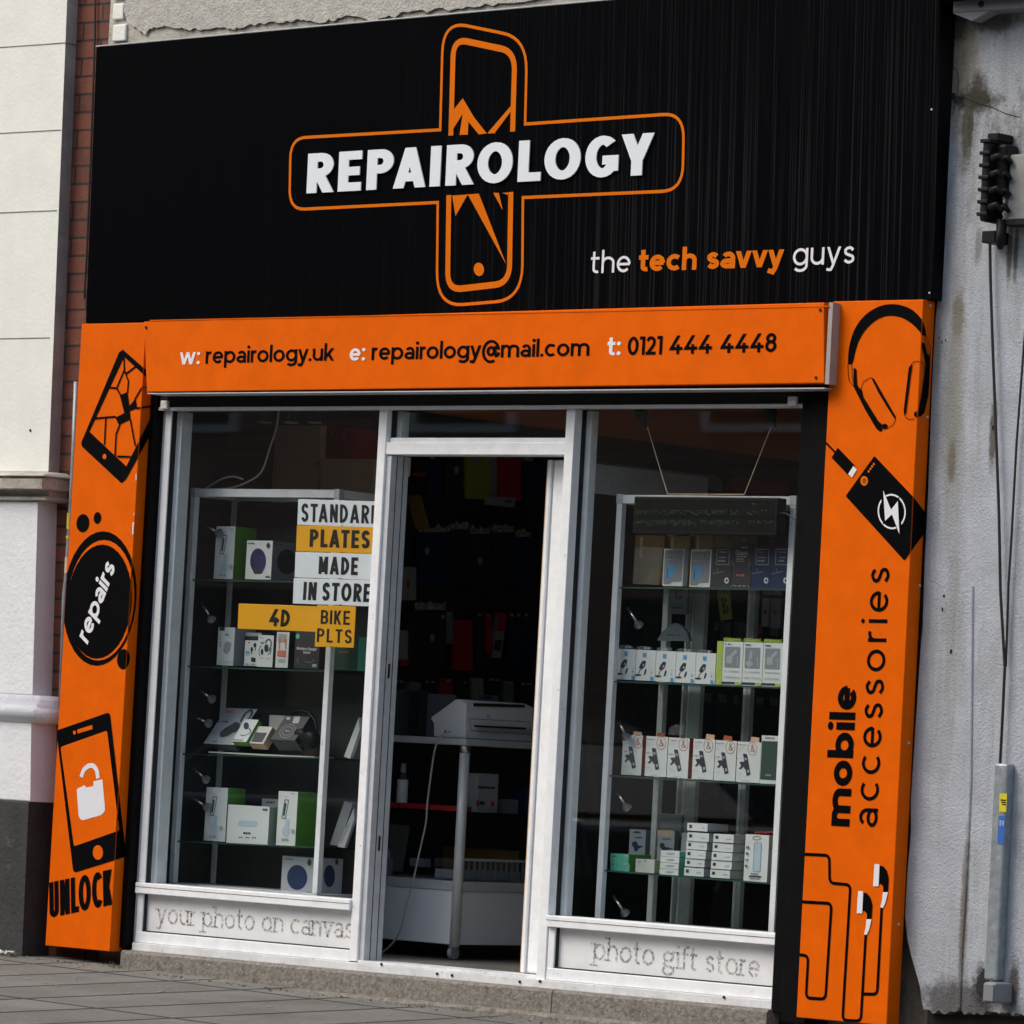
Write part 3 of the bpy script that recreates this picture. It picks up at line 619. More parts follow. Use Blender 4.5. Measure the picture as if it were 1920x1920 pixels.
bb = B(); bb.tube([Y((1823+.5*0, 1100), yr), Y((1820, 1460), yr), Y((1812, 1640), yr), Y((1803, 1780), yr), Y((1799, 1890), yr)], .008, 8); bb.build('edge_bead', M['wallright'], t)
cr = B()
for path, w in ((((1785, 92), (1786, 110), (1787, 125), (1795, 135), (1797, 150), (1795, 170), (1793, 185), (1790, 200), (1786, 214)), .003), (((1783, 173), (1795, 182), (1810, 184), (1822, 190), (1840, 196), (1858, 201), (1870, 206), (1885, 213), (1912, 220)), .003)):
    P = [Y(p, yr-.0012) for p in path]; 
    for q in ribbon([(p.x, p.z) for p in P], w): cr.add([(v[0], yr-.0012, v[1]) for v in q], [(0, 1, 2, 3)])
cr.flat = True; cr.build('crack', M['hole'], t)
for c, rx, ry in (((1787, 182), 6, 8), ((1782, 198), 2, 3), ((1776, 216), 2.5, 2), ((1862, 802), 3, 6), ((1761, 633), 1.6, 2.2), ((1766, 642), 1.6, 2.2), ((1773, 638), 1.4, 2.4), ((1770, 1117), 2.2, 4), ((1767, 1143), 2, 5), ((1783, 1222), 3, 6)):
    d = front(yr, .0010); d.poly([(c[0]+rx*math.cos(a)*random.uniform(.6, 1.2), c[1]+ry*math.sin(a)*random.uniform(.6, 1.2)) for a in [i*.7 for i in range(9)]]); d.build('plaster_chip', M['hole'], t)
for (p, w, h) in (((1895, 570), 26, 160),):
    pass
# fittings on that wall
def pbox(pa, pb, y0, y1, name, m, parent=None, bevel=.004):   # box whose front face spans two photo pixels on plane y0
    a = Y(pa, y0); c = Y(pb, y0); return B().box(min(a.x, c.x), max(a.x, c.x), y0, y1, min(a.z, c.z), max(a.z, c.z)).build(name, m, parent, bevel=bevel)
t = thing('cable_closure', 'black ribbed cable joint box bolted high on the white right-hand wall', 'junction box', Y((1860, 340), -.022))
a = Y((1834, 415), -.15); c = Y((1856, 262), -.15)
B().box(a.x, c.x, -.15, -.04, a.z, c.z).build('body', M['darkplast'], t, bevel=.012)
B().box(a.x+.01, c.x+.045, -.11, -.022, a.z+.10, c.z-.01).build('side_cover', M['darkplast'], t, bevel=.012)
for k in range(7):
    z = a.z+.02+k*.045; B().box(a.x-.006, c.x+.006, -.157, -.05, z, z+.014).build('rib', M['darkplast'], t, bevel=.003)
for k in range(4):
    z = a.z+.05+k*.06
    for yy in (-.13, -.075): B().tube([(c.x+.02, yy-.02, z), (c.x+.05, yy-.03, z+.008), (c.x+.065, yy-.02, z-.012)], [.016, .013, .007], 8).build('cable_gland', M['darkplast'], t, smooth=True)
B().box(a.x, a.x+.05, -.12, -.022, c.z, c.z+.03).build('top_lug', M['darkplast'], t, bevel=.004)
B().box(a.x-.01, a.x+.05, -.11, -.022, a.z-.075, a.z-.03).build('bracket', M['darkplast'], t, bevel=.004)
B().tube([(a.x+.07, -.10, a.z+.01), (a.x+.07, -.10, a.z-.07), (a.x+.07, -.10, a.z-.10)], [.02, .02, .008], 10).build('outlet', M['darkplast'], t, smooth=True)
t = thing('meter_box', 'plain grey-white box on the right wall behind the black joint box', 'box', Y((1900, 350), -.022))
a = Y((1888, 412), -.085); M['meter'] = mat('weathered_grey_box', (.30, .30, .29), .8, vary=.25, vscale=12); B().box(a.x, a.x+.3, -.085, -.022, a.z, Y((1890, 290), -.085).z).build('case', M['meter'], t, bevel=.004)
B().box(a.x-.02, a.x+.3, -.10, -.022, a.z-.02, a.z-.004).build('drip_ledge', M['hole'], t)
o = B().tube([Y(p, -.045) for p in ((1856, 440), (1857, 520), (1861, 640), (1867, 800), (1873, 960), (1876, 1112), (1884, 1252), (1880, 1340), (1875, 1436))], .0055, 6).build('cable', M['cable']); tag(o, 'black cable hanging from the joint box down into the grey conduit', 'cable')
o = B().tube([Y(p, -.04) for p in ((1924, 600), (1919.7, 651), (1906, 831), (1897, 1000), (1891, 1097), (1886, 1250))], .0045, 6).build('cable', M['cable']); tag(o, 'second thin black cable slanting in from the right edge to the conduit', 'cable')
t = thing('conduit', 'grey metal conduit with yellow and blue stickers on the lower right wall', 'conduit', Y((1855, 1840), -.03))
a = Y((1866, 1431), -.07); c = Y((1891, 1431), -.07); e = Y((1844, 1837), -.07)
B().box(e.x, e.x+(c.x-a.x), -.07, -.022, e.z, a.z).build('trunking', M['conduit'], t, bevel=.008)
for (pa, pb, m, nm) in (((1873, 1522), (1888, 1488), 'stickery', 'yellow_sticker'), ((1870, 1582), (1885, 1530), 'stickerb', 'blue_sticker')):
    a = Y(pa, -.0715); c = Y(pb, -.0715); s_ = B().box(a.x, c.x, -.0718, -.07, a.z, c.z).build(nm, M[m], t)
    d = front(-.0718, .0006)
    if m == 'stickery':
        for k in range(3): d.stroke([(1876+k*1.5, 1500+k*4), (1886, 1500.6+k*4)], 2)
        d.build('warning_marks', M['blackart'], t)
    else: d.text('EV', (1874, 1548), (1883, 1548.6), (1874.6, 1538), .2); d.build('sticker_letters', M['paleblue'], t)
t = thing('junction_box', 'small grey junction box at the foot of the conduit', 'junction box', Y((1856, 1893), -.03))
a = Y((1846, 1880), -.13); c = Y((1868, 1843), -.13); B().box(a.x-.01, c.x, -.13, -.022, a.z, c.z).build('case', M['greybox'], t, bevel=.008)
B().box(a.x-.004, c.x-.006, -.137, -.13, a.z+.006, c.z-.006).build('lid', M['greybox'], t, bevel=.003)
t = thing('bracket_beam', 'grey steel beam end and bracket at the top right above the white wall', 'beam', Y((1850, 20), -.1))
a = Y((1786, 24), -.12); B().box(a.x, a.x+2.2, -.12, -.022, a.z, a.z+.045).build('beam', M['greybox'], t, bevel=.004)
B().box(a.x-.05, a.x+2.2, -.2, -.03, a.z+.05, a.z+.12).build('beam_cap', M['darkplast'], t)
B().prism([(a.x, -.12, a.z-.001), (a.x+.17, -.12, a.z-.001), (a.x+.09, -.12, a.z-.035)], (0, .06, 0)).build('gusset', M['greybox'], t)
B().disc((a.x+.13, -.121, a.z+.025), (0, -1, 0), .011, .006).build('bolt', M['hole'], t)
o = B().box(Y((1738, 1897), .02).x, 7, .0234, .03, -.6, .06).build('plinth_band', M['hole']); tag(o, 'black band at the very foot of the white right-hand wall', 'plinth')  # near-black strip fills in below the ragged plaster edge

# ---- concrete step
t = thing('step', 'rough concrete step running under the whole shop front', 'step', (1.8, 0, -.08))
def rough_box(x0, x1, y0, y1, z0, z1, n, amp):
    bb = B(); vs = []; 
    for i in range(n+1):
        x = x0+(x1-x0)*i/n; r = lambda: random.uniform(-amp, amp)
        vs += [(x, y0+r(), z0), (x, y0+r(), (z0+z1)/2), (x, y0+.004+r(), z1-.010+r()*.6), (x, y0+.014+r()*.5, z1+r()*.3), (x, y1, z1)]
    fs = []
    for i in range(n):
        for k in range(4): a = 5*i+k; fs.append((a, a+5, a+6, a+1))
    fs += [(0, 1, 2, 3, 4), tuple(5*n+k for k in (4, 3, 2, 1, 0))]
    bb.add(vs, fs); return bb
rough_box(.06, 2.437, -.075, .02, -.3, .012, 40, .0016).build('kerb_block', M['conc'], t)
rough_box(2.443, 3.50, -.075, .02, -.3, .012, 20, .0016).build('kerb_block', M['conc'], t)
rough_box(.10, 3.50, -.15, -.072, -.30, -.078, 60, .005).build('mortar_fillet', M['conc'], t)
bb = B()
for i in range(60):
    x = random.uniform(-1.0, 3.4); y = -.16-abs(random.gauss(0, .5)); r = random.uniform(.005, .013); z = gz(x, y)+.003
    bb.disc((x, y, z), (0, 0, 1), r, .001, 7)
o = bb.build('gum_spots', M['chew']); tag(o, kind='stuff', label='pale flattened gum spots and grit on the paving', cat='gum')
bb = B()
for i in range(420):
    x = random.uniform(-.55, 3.45); y = -.19-abs(random.gauss(0, .05)) if x > 0 else -.13-abs(random.gauss(0, .05)); r = random.uniform(.002, .009); z = gz(x, y)+r*.4
    if -.4 < x < .1: y -= .02
    P = [Vector((x, y, z))+Vector((random.uniform(-1, 1), random.uniform(-1, 1), random.uniform(-.6, .6)))*r for _ in range(5)]
    bb.add(P, [(0, 1, 2), (0, 2, 3), (0, 3, 4), (1, 4, 2), (2, 4, 3)])
o = bb.build('grit', M['conc']); tag(o, 'loose grit and mortar crumbs lying along the foot of the step', 'grit', kind='stuff')
bb = B()
for i in range(16):
    a = Vector((-.50+random.uniform(-.05, .05), -.22+random.uniform(-.03, .03), gz(-.5, -.2)+.006)); P = [a+Vector((random.uniform(-.035, .035), random.uniform(-.02, .02), random.uniform(0, .022))) for _ in range(4)]
    bb.add(P, [(0, 1, 2), (1, 2, 3)])
o = bb.build('litter', M['litter']); tag(o, 'crumpled clear plastic litter on the paving by the dark plinth', 'litter')
bb = B()
for i in range(60):
    c0 = random.choice([(.07, -.13), (.12, -.15), (3.63, -.13)]); x = c0[0]+random.gauss(0, .025); y = c0[1]+random.gauss(0, .015); z = gz(x, y); h = random.uniform(.008, .028); dx = random.uniform(-.012, .012)
    bb.add([(x-.002, y, z), (x+.002, y, z), (x+dx, y, z+h)], [(0, 1, 2)])
o = bb.build('weeds', M['moss']); tag(o, 'tiny weeds in the joint between step and paving', 'weeds', kind='stuff')

# ================================================================== SHOP FRONT SIGNS
# fascia: leans forward at the top
t = thing('fascia_sign', 'big black shop sign with raised white lettering over an orange cross of phone outlines', 'shop sign', (1.9, -.16, 2.66))
lean = math.atan2(.05, 1.2); fn = Vector((0, -math.cos(lean), -math.sin(lean))); fp = Vector((0, -.078, 2.66))
FD = lambda **k: Draw(fp, (1, 0, 0), fn, k.pop('off', .0015), 460, **k)
d = FD(off=0)
def fw(p): u = d.uv(p); return d.p0+d.e1*u[0]+d.e2*u[1]
c4 = [fw(p) for p in ((160, 606), (1750, 562), (1764.3, -57), (180, 88))]
bb = B(); bk = [Vector((v.x, -.0225, v.z)) for v in c4]
bb.add(c4+bk, [(0, 1, 2, 3), (7, 6, 5, 4), (0, 4, 5, 1), (1, 5, 6, 2), (2, 6, 7, 3), (3, 7, 4, 0)]); bb.build('panel', M['fascia'], t, bevel=.004)
a, c = c4[3], c4[2]; B().prism([a+Vector((0, -.003, .001)), c+Vector((0, -.003, .001)), c+Vector((0, .02, .004)), a+Vector((0, .02, .004))], (0, 0, .004)).build('top_trim', M['greyalu'], t)
Z2 = (2.4, 500, 0)
d = FD().zoom(*Z2)
d.stroke([(783, 590), (108, 625), (98, 945), (770, 908), (760, 1390), (1152, 1348), (1157, 893), (1873, 856), (1880, 505), (1163, 556), (1176, 178), (794, 82)], 5.6, 0, True) if False else None
u = [d.uv(p) for p in [(781, 584), (108, 622), (102, 944), (770, 911), (765, 1380), (1150, 1348), (1153, 889), (1871, 857), (1878, 509), (1163, 558), (1172, 172), (794, 94)]]
d.emit(ribbon(fillet(u, [0, .085, .085, 0, .14, .14, 0, .10, .10, 0, .13, .13], True, 8), .0125, True))
u = [d.uv(p) for p in [(829, 610), (841, 174), (1117, 232), (1107, 592)]]; d.emit(ribbon(fillet(u, .075, False, 8), .026))
u = [d.uv(p) for p in [(820, 878), (814, 1306), (1092, 1274), (1099, 864)]]; d.emit(ribbon(fillet(u, .075, False, 8), .026))
d.build('cross_outline', M['orangeart'], t)
d = FD(off=.0022).zoom(*Z2)
d.poly([(882, 442), (935, 530), (990, 600), (955, 605), (908, 548), (905, 606), (868, 607), (882, 512), (833, 590), (833, 505)])
d.build('shatter_mark', M['orangeart'], t); d = FD(off=.0022).zoom(*Z2); d.poly([(1100, 475), (1100, 500), (1025, 600), (993, 600)]); d.build('shatter_mark', M['orangeart'], t); d = FD(off=.0022).zoom(*Z2); d.poly([(835, 880), (905, 875), (850, 972)]); d.poly([(905, 875), (955, 871), (1078, 1190)]); d.poly([(1020, 868), (1045, 868), (1062, 945)]); d.poly([(1060, 868), (1088, 866), (1085, 877)]); d.build('shatter_mark', M['orangeart'], t); d = FD(off=.0022).zoom(*Z2)
d.ell((955, 1212), 23, 30, .05); d.build('phone_button', M['orangeart'], t)
d = FD(off=.004, thick=.005); d.k = 0
d.text('REPAIROLOGY', (576, 362.8), (1226, 327.5), (579.5, 288.5), .215, .80, .115)
d.build('raised_lettering', M['white_letter'], t)
words(FD, 'tagline_white', 'whiteart', t, 'the', (1107, 512.8), (1181.5, 510), (1109, 471.5), .12, .95, .12); words(FD, 'tagline_white', 'whiteart', t, 'guys', (1486, 498.3), (1602, 493.8), (1488.2, 454.5), .12, .95, .12)
words(FD, 'tagline_orange', 'orangeart', t, 'tech', (1197, 509.3), (1305.5, 505.6), (1199, 468), .205, .98, .07); words(FD, 'tagline_orange', 'orangeart', t, 'savvy', (1324, 504.8), (1469.5, 499.5), (1326, 462), .205, .98, .05)
for p in ((1742, 549), (1746, 205)): B().disc(fw(p), fn, .004, .003, 8).build('screw', M['greyalu'], t)

# banner
t = thing('banner_sign', 'long orange contact sign with web address and phone number below the black sign', 'shop sign', (1.9, -.15, 2.36))
q = [Y(p, -.15) for p in ((275, 735), (1545, 718), (1545, 567), (270, 603))]
B().prism(q, (0, .10, 0)).build('panel', M['orange'], t, bevel=.003)
qq = [Y((1546, 718), -.149), Y((1546, 567), -.149)]; B().box(q[1].x+.001, q[1].x+.02, -.146, -.05, q[1].z-.004, q[2].z).build('end_profile', M['sidegrey'], t)
B().box(q[0].x, q[1].x, -.146, -.03, q[0].z-.008, q[0].z-.004).build('bottom_trim', M['greyalu'], t)
B().box(q[0].x-.004, q[1].x+.004, -.152, -.14, q[3].z+.002, q[3].z+.006).build('top_trim', M['orange'], t)
FB = lambda: front(-.15)
words(FB, 'white_lettering', 'whiteart', t, 'w:', (336.3, 683.6), (374, 682.6), (338, 653), .17, .95, .08); words(FB, 'white_lettering', 'whiteart', t, 'e:', (655, 676.5), (684, 675.8), (656.5, 645.3), .17, .9, .08); words(FB, 'white_lettering', 'whiteart', t, 't:', (1138.2, 666.6), (1163.1, 665.8), (1139.8, 632.5), .18, .9, .08)
words(FB, 'black_lettering', 'blackart', t, 'repairology.uk', (385, 681.6), (626, 675.8), (386.5, 651), .155, .9, .07); words(FB, 'black_lettering', 'blackart', t, 'repairology@mail.com', (696, 675), (1104.5, 666.8), (697.6, 643.5), .155, .88, .07); words(FB, 'black_lettering', 'blackart', t, '0121 444 4448', (1176, 666), (1455, 659.6), (1178, 631.3), .165, .92, .06, .42)
for p in ((274, 614), (272, 728), (1538, 581), (1530, 708)): B().disc(Y(p, -.151), (0, -1, 0), .006, .003, 8).build('screw', M['hole'], t)

# pillars
def pillar(name, label, xa, xb, z0, z1, loc):
    t = thing(name, label, 'shop sign', loc)
    B().box(xa, xb, -.10, -.024, z0, z1).build('panel', M['orange'], t, bevel=.003); return t
XL0, XL1, XR0, XR1 = -.366, .022, 3.662, 4.081
t = pillar('pillar_sign', 'orange left pillar sign with cracked phone, repairs disc and UNLOCK', XL0, XL1, .003, 2.657, (-.17, -.1, 0))
cl = dict(umin=XL0+.001, umax=XL1-.001)
sideL = lambda **k: Draw((XL1, 0, 0), (0, 1, 0), (1, 0, 0), k.pop('off', .0015), 460, umin=-.099, umax=-.03, **k)
def both(fn, nm, m, t, side, off=.0015, cl=cl):
    d = front(-.10, off, **cl); fn(d); d.build(nm, M[m], t)
    d = side(off=off); fn(d)
    if d.b.v: d.build(nm, M[m], t)
Z4 = (3.4286, 0, 560)
def cracked(d):
    d.zoom(*Z4)
    # frame of the phone
    d.poly([(790, 327), (765, 345), (522, 925), (528, 948), (575, 855), (797, 375)]); d.poly([(775, 345), (790, 327), (985, 500), (985, 545), (797, 372)])
    d.poly([(522, 925), (575, 855), (812, 1078), (803, 1168), (780, 1186), (527, 950)], 2); d.poly([(812, 1078), (1000, 700), (1030, 760), (805, 1170)])
    d.poly([(820, 600), (832, 690), (872, 640), (882, 705), (835, 722), (840, 775), (765, 812), (742, 765), (800, 735), (770, 620)])
    for s in ([(797, 375), (800, 460), (826, 530), (820, 605)], [(797, 465), (750, 575), (778, 625)], [(690, 570), (755, 576)], [(812, 482), (878, 432)], [(866, 650), (910, 575), (990, 560)], [(878, 705), (985, 690)], [(745, 758), (605, 770)], [(681, 765), (672, 940)], [(772, 808), (747, 870), (740, 1010)], [(838, 775), (870, 945)], [(755, 1014), (842, 1016)]): d.stroke(s, 3.6)
both(cracked, 'cracked_phone_print', 'blackart', t, sideL)
def dot(d): d.zoom(*Z4).ell((672, 1015), 12, 17)
both(dot, 'phone_button_print', 'orange', t, sideL, .0045)
def ring(d): d.ell((187, 1122), 69, 126, -.05)
def ringi(d): d.ell((189.5, 1125.5), 62.5, 113, -.05)
def disc_(d): d.ell((186.5, 1128), 60.5, 107, -.05); 
def dots(d): d.zoom(1, 0, 0).ell((155.3, 980.8), 12, 17, .05); d.ell((182.6, 971), 7, 11, .05); d.ell((231.5, 1236), 12, 19, .05)
both(ring, 'ring_print', 'blackart', t, sideL); both(ringi, 'ring_gap_print', 'orange', t, sideL, .0025); both(disc_, 'disc_print', 'blackart', t, sideL, .0035); 
for c_ in (((155.3, 980.8), 12, 17), ((182.6, 971), 7, 11), ((231.5, 1236), 12, 19)): both(lambda d: d.zoom(1, 0, 0).ell(c_[0], c_[1], c_[2], -.05), 'dot_print', 'blackart', t, sideL)
d = front(-.10, .0048, **cl); d.text('repairs', (164, 1209), (217, 1064), (143.5, 1187), .19, 1.0, .07); d.build('repairs_lettering', M['whiteart'], t)
ZA = (2.342, 0, 1100)
def unl(d): d.zoom(*ZA).poly([(247, 632), (482, 550), (555, 1185), (322, 1257)], [9, 9, 9, 9])
def unls(d): d.zoom(*ZA).poly([(266, 704), (470, 632), (524, 1070), (325, 1140)], [5, 5, 5, 5]); d.ell((430, 1167), 22, 32); d.poly([(339, 628), (405, 607), (407, 625), (341, 645)], 1.5); d.ell((327, 641), 6, 9)
both(unl, 'locked_phone_print', 'blackart', t, sideL); both(unls, 'phone_screen_print', 'orange', t, sideL, .0028)
d = front(-.10, .0040, **cl).zoom(*ZA)
d.poly([(337, 888), (372, 872), (378, 882), (410, 876), (411, 855), (450, 845), (462, 985), (445, 1003), (360, 1027), (346, 1012)], [4, 0, 1, 1, 0, 4, 6, 8, 8, 6]); d.stroke([(357, 836), (366, 806), (388, 786), (410, 785), (426, 806), (430, 842)], 9.5, 5)
d.build('padlock_print', M['whiteart'], t)
both(lambda d: d.text('UNLOCK', (93, 1721), (211.5, 1696), (92, 1655), .165, .52, .05), 'unlock_lettering', 'blackart', t, sideL)
d = front(-.10, .002, **cl).zoom(*Z4); 
bb = sideL(off=.002); bb.zoom(*Z4)
for s in ([(872, 1140), (876, 1120), (880, 1165), (874, 1170)], [(852, 1440), (862, 1435), (862, 1510), (850, 1520)], [(858, 1380), (864, 1375), (862, 1400)]): d = front(-.10, .002, **cl).zoom(*Z4); d.poly(s); d.build('scuff', M['whiteart'], t)

t = pillar('pillar_sign', 'orange right pillar sign with headphones, power bank and mobile accessories lettering', XR0, XR1, -.004, 2.683, (3.87, -.1, 0))
clr = dict(umin=XR0+.001, umax=XR1-.001)
sideR = lambda **k: Draw((XR1, 0, 0), (0, 1, 0), (1, 0, 0), k.pop('off', .0015), 460, umin=-.099, umax=-.026, **k)
Z5 = (3.4286, 1460, 540)
def head(d):
    d.zoom(*Z5)
    outer = [(445, 490), (449, 400), (470, 310), (505, 235), (560, 170), (635, 122), (720, 103), (800, 114), (865, 145), (912, 192), (935, 235), (950, 305)]
    inner = [(925, 306), (905, 280), (860, 232), (790, 190), (712, 178), (640, 198), (570, 255), (520, 330), (495, 400), (482, 460), (470, 492)]
    n = len(outer)
    o = cat(outer, 3); i_ = cat(inner, 3)[::-1]; m = min(len(o), len(i_)); 
    def samp(P, k, m): 
        f = k*(len(P)-1)/m; a = int(f); b_ = min(a+1, len(P)-1); f -= a; return (P[a][0]*(1-f)+P[b_][0]*f, P[a][1]*(1-f)+P[b_][1]*f)
    for k in range(30): d.poly([samp(o, k, 30), samp(o, k+1, 30), samp(i_, k+1, 30), samp(i_, k, 30)]); d.k -= 1
    d.k += 1
    d.poly([(483, 512), (500, 522), (505, 620), (520, 650), (500, 672), (480, 632)]); d.poly([(480, 615), (535, 655), (545, 700), (640, 855), (668, 880), (650, 918), (628, 905), (560, 790), (500, 672)])
    d.ell((683, 890), 18, 18); d.ell((652, 905), 16, 16)
    d.poly([(595, 576), (612, 582), (752, 825), (752, 850), (700, 770), (640, 670)])
    for s in ([(445, 490), (448, 560), (455, 600), (478, 628)], [(470, 495), (478, 610)], [(530, 655), (533, 630), (548, 600), (592, 575), (615, 590)], [(752, 845), (735, 880), (700, 903)], [(937, 310), (950, 308), (965, 360), (976, 400), (972, 445)], [(937, 310), (952, 380), (970, 440)], [(860, 480), (885, 470), (922, 476), (935, 500), (938, 530)], [(812, 820), (825, 838), (845, 845), (875, 840)]): d.stroke(s, 1.1)
    d.poly([(862, 480), (838, 512), (805, 785), (808, 822), (820, 800), (850, 560)])
    d.poly([(920, 350), (936, 355), (955, 425), (972, 444), (969, 560), (962, 680), (936, 800), (905, 832), (895, 795), (915, 700), (930, 590), (943, 500), (935, 440), (918, 380)]); d.ell((888, 812), 17, 19)
both(head, 'headphones_print', 'blackart', t, sideR, cl=clr)
def bank(d): d.zoom(*Z5).poly([(615, 1079), (872, 1350), (945, 1447), (940, 1572), (808, 1753), (430, 1337)], [3, 0, 0, 0, 3, 3]); d.poly([(380, 1026), (490, 1142), (447, 1204), (340, 1090)]); d.stroke([(295, 985), (368, 1062)], 3.6)
both(bank, 'power_bank_print', 'blackart', t, sideR, cl=clr)
d = front(-.10, .003, **clr).zoom(*Z5); d.poly([(480, 1144), (502, 1168), (471, 1218), (447, 1196)]); d.ell((727, 1437), 86, 108, .03, ring=3.0); d.build('charge_symbol_print', M['whiteart'], t)
d = front(-.10, .0038, **clr).zoom(*Z5); d.poly([(655, 1270), (720, 1402), (775, 1340), (795, 1610), (722, 1480), (670, 1520)]); d.build('symbol_gap_print', M['blackart'], t)
d = front(-.10, .0046, **clr).zoom(*Z5); d.poly([(672, 1300), (722, 1425), (766, 1370), (776, 1582), (728, 1455), (684, 1498)]); d.build('bolt_print', M['whiteart'], t)
d = front(-.10, .003, **clr).zoom(*Z5); d.ell((550, 1240), 24, 31)
for c in ((578, 1179), (590, 1163), (601, 1147), (612, 1132)): d.ell(c, 6, 8)
d.build('button_print', M['orangeart'], t)
d = front(-.10, .004, **clr).zoom(*Z5); d.ell((550, 1240), 9, 12, 0, ring=.9); d.stroke([(550, 1228), (550, 1242)], .9); d.build('button_symbol_print', M['blackart'], t)
FR_ = lambda: front(-.10, .0015, **clr)
words(FR_, 'accessories_lettering', 'blackart', t, 'accessories', (1644.6, 1551), (1668.5, 1063.5), (1598, 1549), .115, .88, .235); words(FR_, 'mobile_lettering', 'blackart', t, 'mobile', (1592.6, 1550), (1606.5, 1286), (1546.3, 1547.8), .21, .9, .07)
ZC = (3.6923, 1400, 1460)
d = front(-.10, .0015, **clr).zoom(*ZC)
d.stroke([(385, 522), (572, 531), (574, 722), (718, 735), (663, 1672), (790, 1678), (824, 1080)], 5.4, 10); d.stroke([(362, 851), (587, 864), (545, 1526), (410, 1518), (426, 1226), (340, 1216)], 5.4, 10); d.stroke([(935, 888), (903, 1492), (800, 1490)], 5.4, 9)
for dx, dy in ((0, 0), (-113, 187)): d.poly([(x+dx, y+dy) for x, y in ((918, 600), (945, 606), (970, 635), (984, 690), (978, 786), (945, 786), (946, 750), (932, 728), (910, 730))])
d.build('earphone_cable_print', M['blackart'], t)
d = front(-.10, .003, **clr).zoom(*ZC)
for dx, dy in ((0, 0), (-113, 187)): d.poly([(x+dx, y+dy) for x, y in ((884, 590), (920, 593), (913, 746), (875, 745))], 2); d.poly([(x+dx, y+dy) for x, y in ((943, 786), (978, 786), (962, 855), (944, 896), (924, 890), (936, 850))], [0, 0, 1, 2, 2, 1])
d.build('earphone_tip_print', M['whiteart'], t)
for p in ((1744, 573), (1738, 782), (1724, 1098), (1703, 1393), (1684, 1733)):
    w = on(p, 0, XR1); B().disc(w, (1, 0, 0), .005, .004, 8).build('rivet', M['greyalu'], t)

# ---- conduit left of the pillar
t = thing('conduit', 'thin grey pipe with yellow tape running up beside the left orange pillar', 'conduit', Y((113, 1330), -.05))
P = [Y(p, -.06) for p in ((143, 716), (138, 860), (132, 970), (126, 1070), (121, 1120), (114, 1330))]
B().tube(P, .011, 8).build('pipe', M['conduit'], t, smooth=True)
for (ya, yb, m) in ((962, 992, 'stickery'), (1005, 1010, 'stickery'), (1045, 1075, 'tan')):
    f = lambda y: Y((143-(y-716)*.0475, y), -.06); B().tube([f(ya), f(yb)], .0125, 10).build('tape', M[m], t)

# ================================================================== SHOP FRONT FRAME
# shutter: guides and bottom rail
t = thing('roller_shutter', 'raised black roller shutter with side guides and bristly bottom rail', 'shutter', (1.8, -.03, 2.3))
g1 = B().box(.0, .058, -.045, .05, .02, 2.40).build('guide_rail', M['black'], t, bevel=.003); 
B().box(-.02, .0, -.024, .05, .0, 2.40).build('guide_back', M['black'], t)
B().box(3.49, 3.545, -.035, .1, -.0, 2.40).build('guide_rail', M['black'], t, bevel=.003); B().box(3.547, 3.66, -.045, .1, -.03, 2.40).build('guide_rail', M['black'], t, bevel=.003)
B().box(.06, 3.49, -.03, .12, 2.305, 2.42).build('bottom_lath', M['brush'], t); B().box(.06, 3.49, -.034, .02, 2.290, 2.303).build('bottom_rail', M['greyalu'], t)
for x in (.085, 3.43): B().box(x, x+.04, -.05, -.034, 2.295, 2.33).build('lock_bracket', M['silver'], t, bevel=.003)
zs1, zs0 = .298, .253
fr = thing('shop_frame', 'silver aluminium shop front frame with two windows and an open doorway', 'shop front', (1.8, 0, .02))
def fb(x0, x1, z0, z1, y0=0.0, y1=.10, name='mullion', m='alu', bev=.003): return B().box(x0, x1, y0, y1, z0, z1).build(name, M[m], fr, bevel=bev)
B().box(.059, .071, .0, .05, .0, 2.29).build('jamb_trim', M['greyalu'], fr)
fb(.073, .11, zs1, 2.29, -.004, .11); fb(1.302, 1.345, .05, 2.29, -.010, .11, 'door_post'); fb(2.300, 2.345, .03, 2.29, -.010, .11, 'door_post')
fb(.11, .112, zs1, 2.29, .002, .030, 'gasket', 'gasket', 0); fb(2.345, 2.347, zs1, 2.29, .035, .06, 'gasket', 'gasket', 0)
fb(.10, .135, zs1, 2.29, .036, .10, 'bead'); fb(2.346, 2.372, zs1, 2.29, .062, .105, 'bead'); fb(1.29, 1.301, zs1, 2.29, .062, .1, 'bead')
zt0 = 2.108; zt1 = 2.158
fb(1.346, 2.299, zt0, zt1, -.006, .10, 'transom'); fb(1.346, 2.299, zt1, zt1+.02, .012, .10, 'transom_bead')
fb(1.346, 1.348, zt1+.02, 2.29, .02, .05, 'gasket', 'gasket', 0); fb(1.346, 1.372, zt1+.02, 2.29, .052, .1, 'bead')
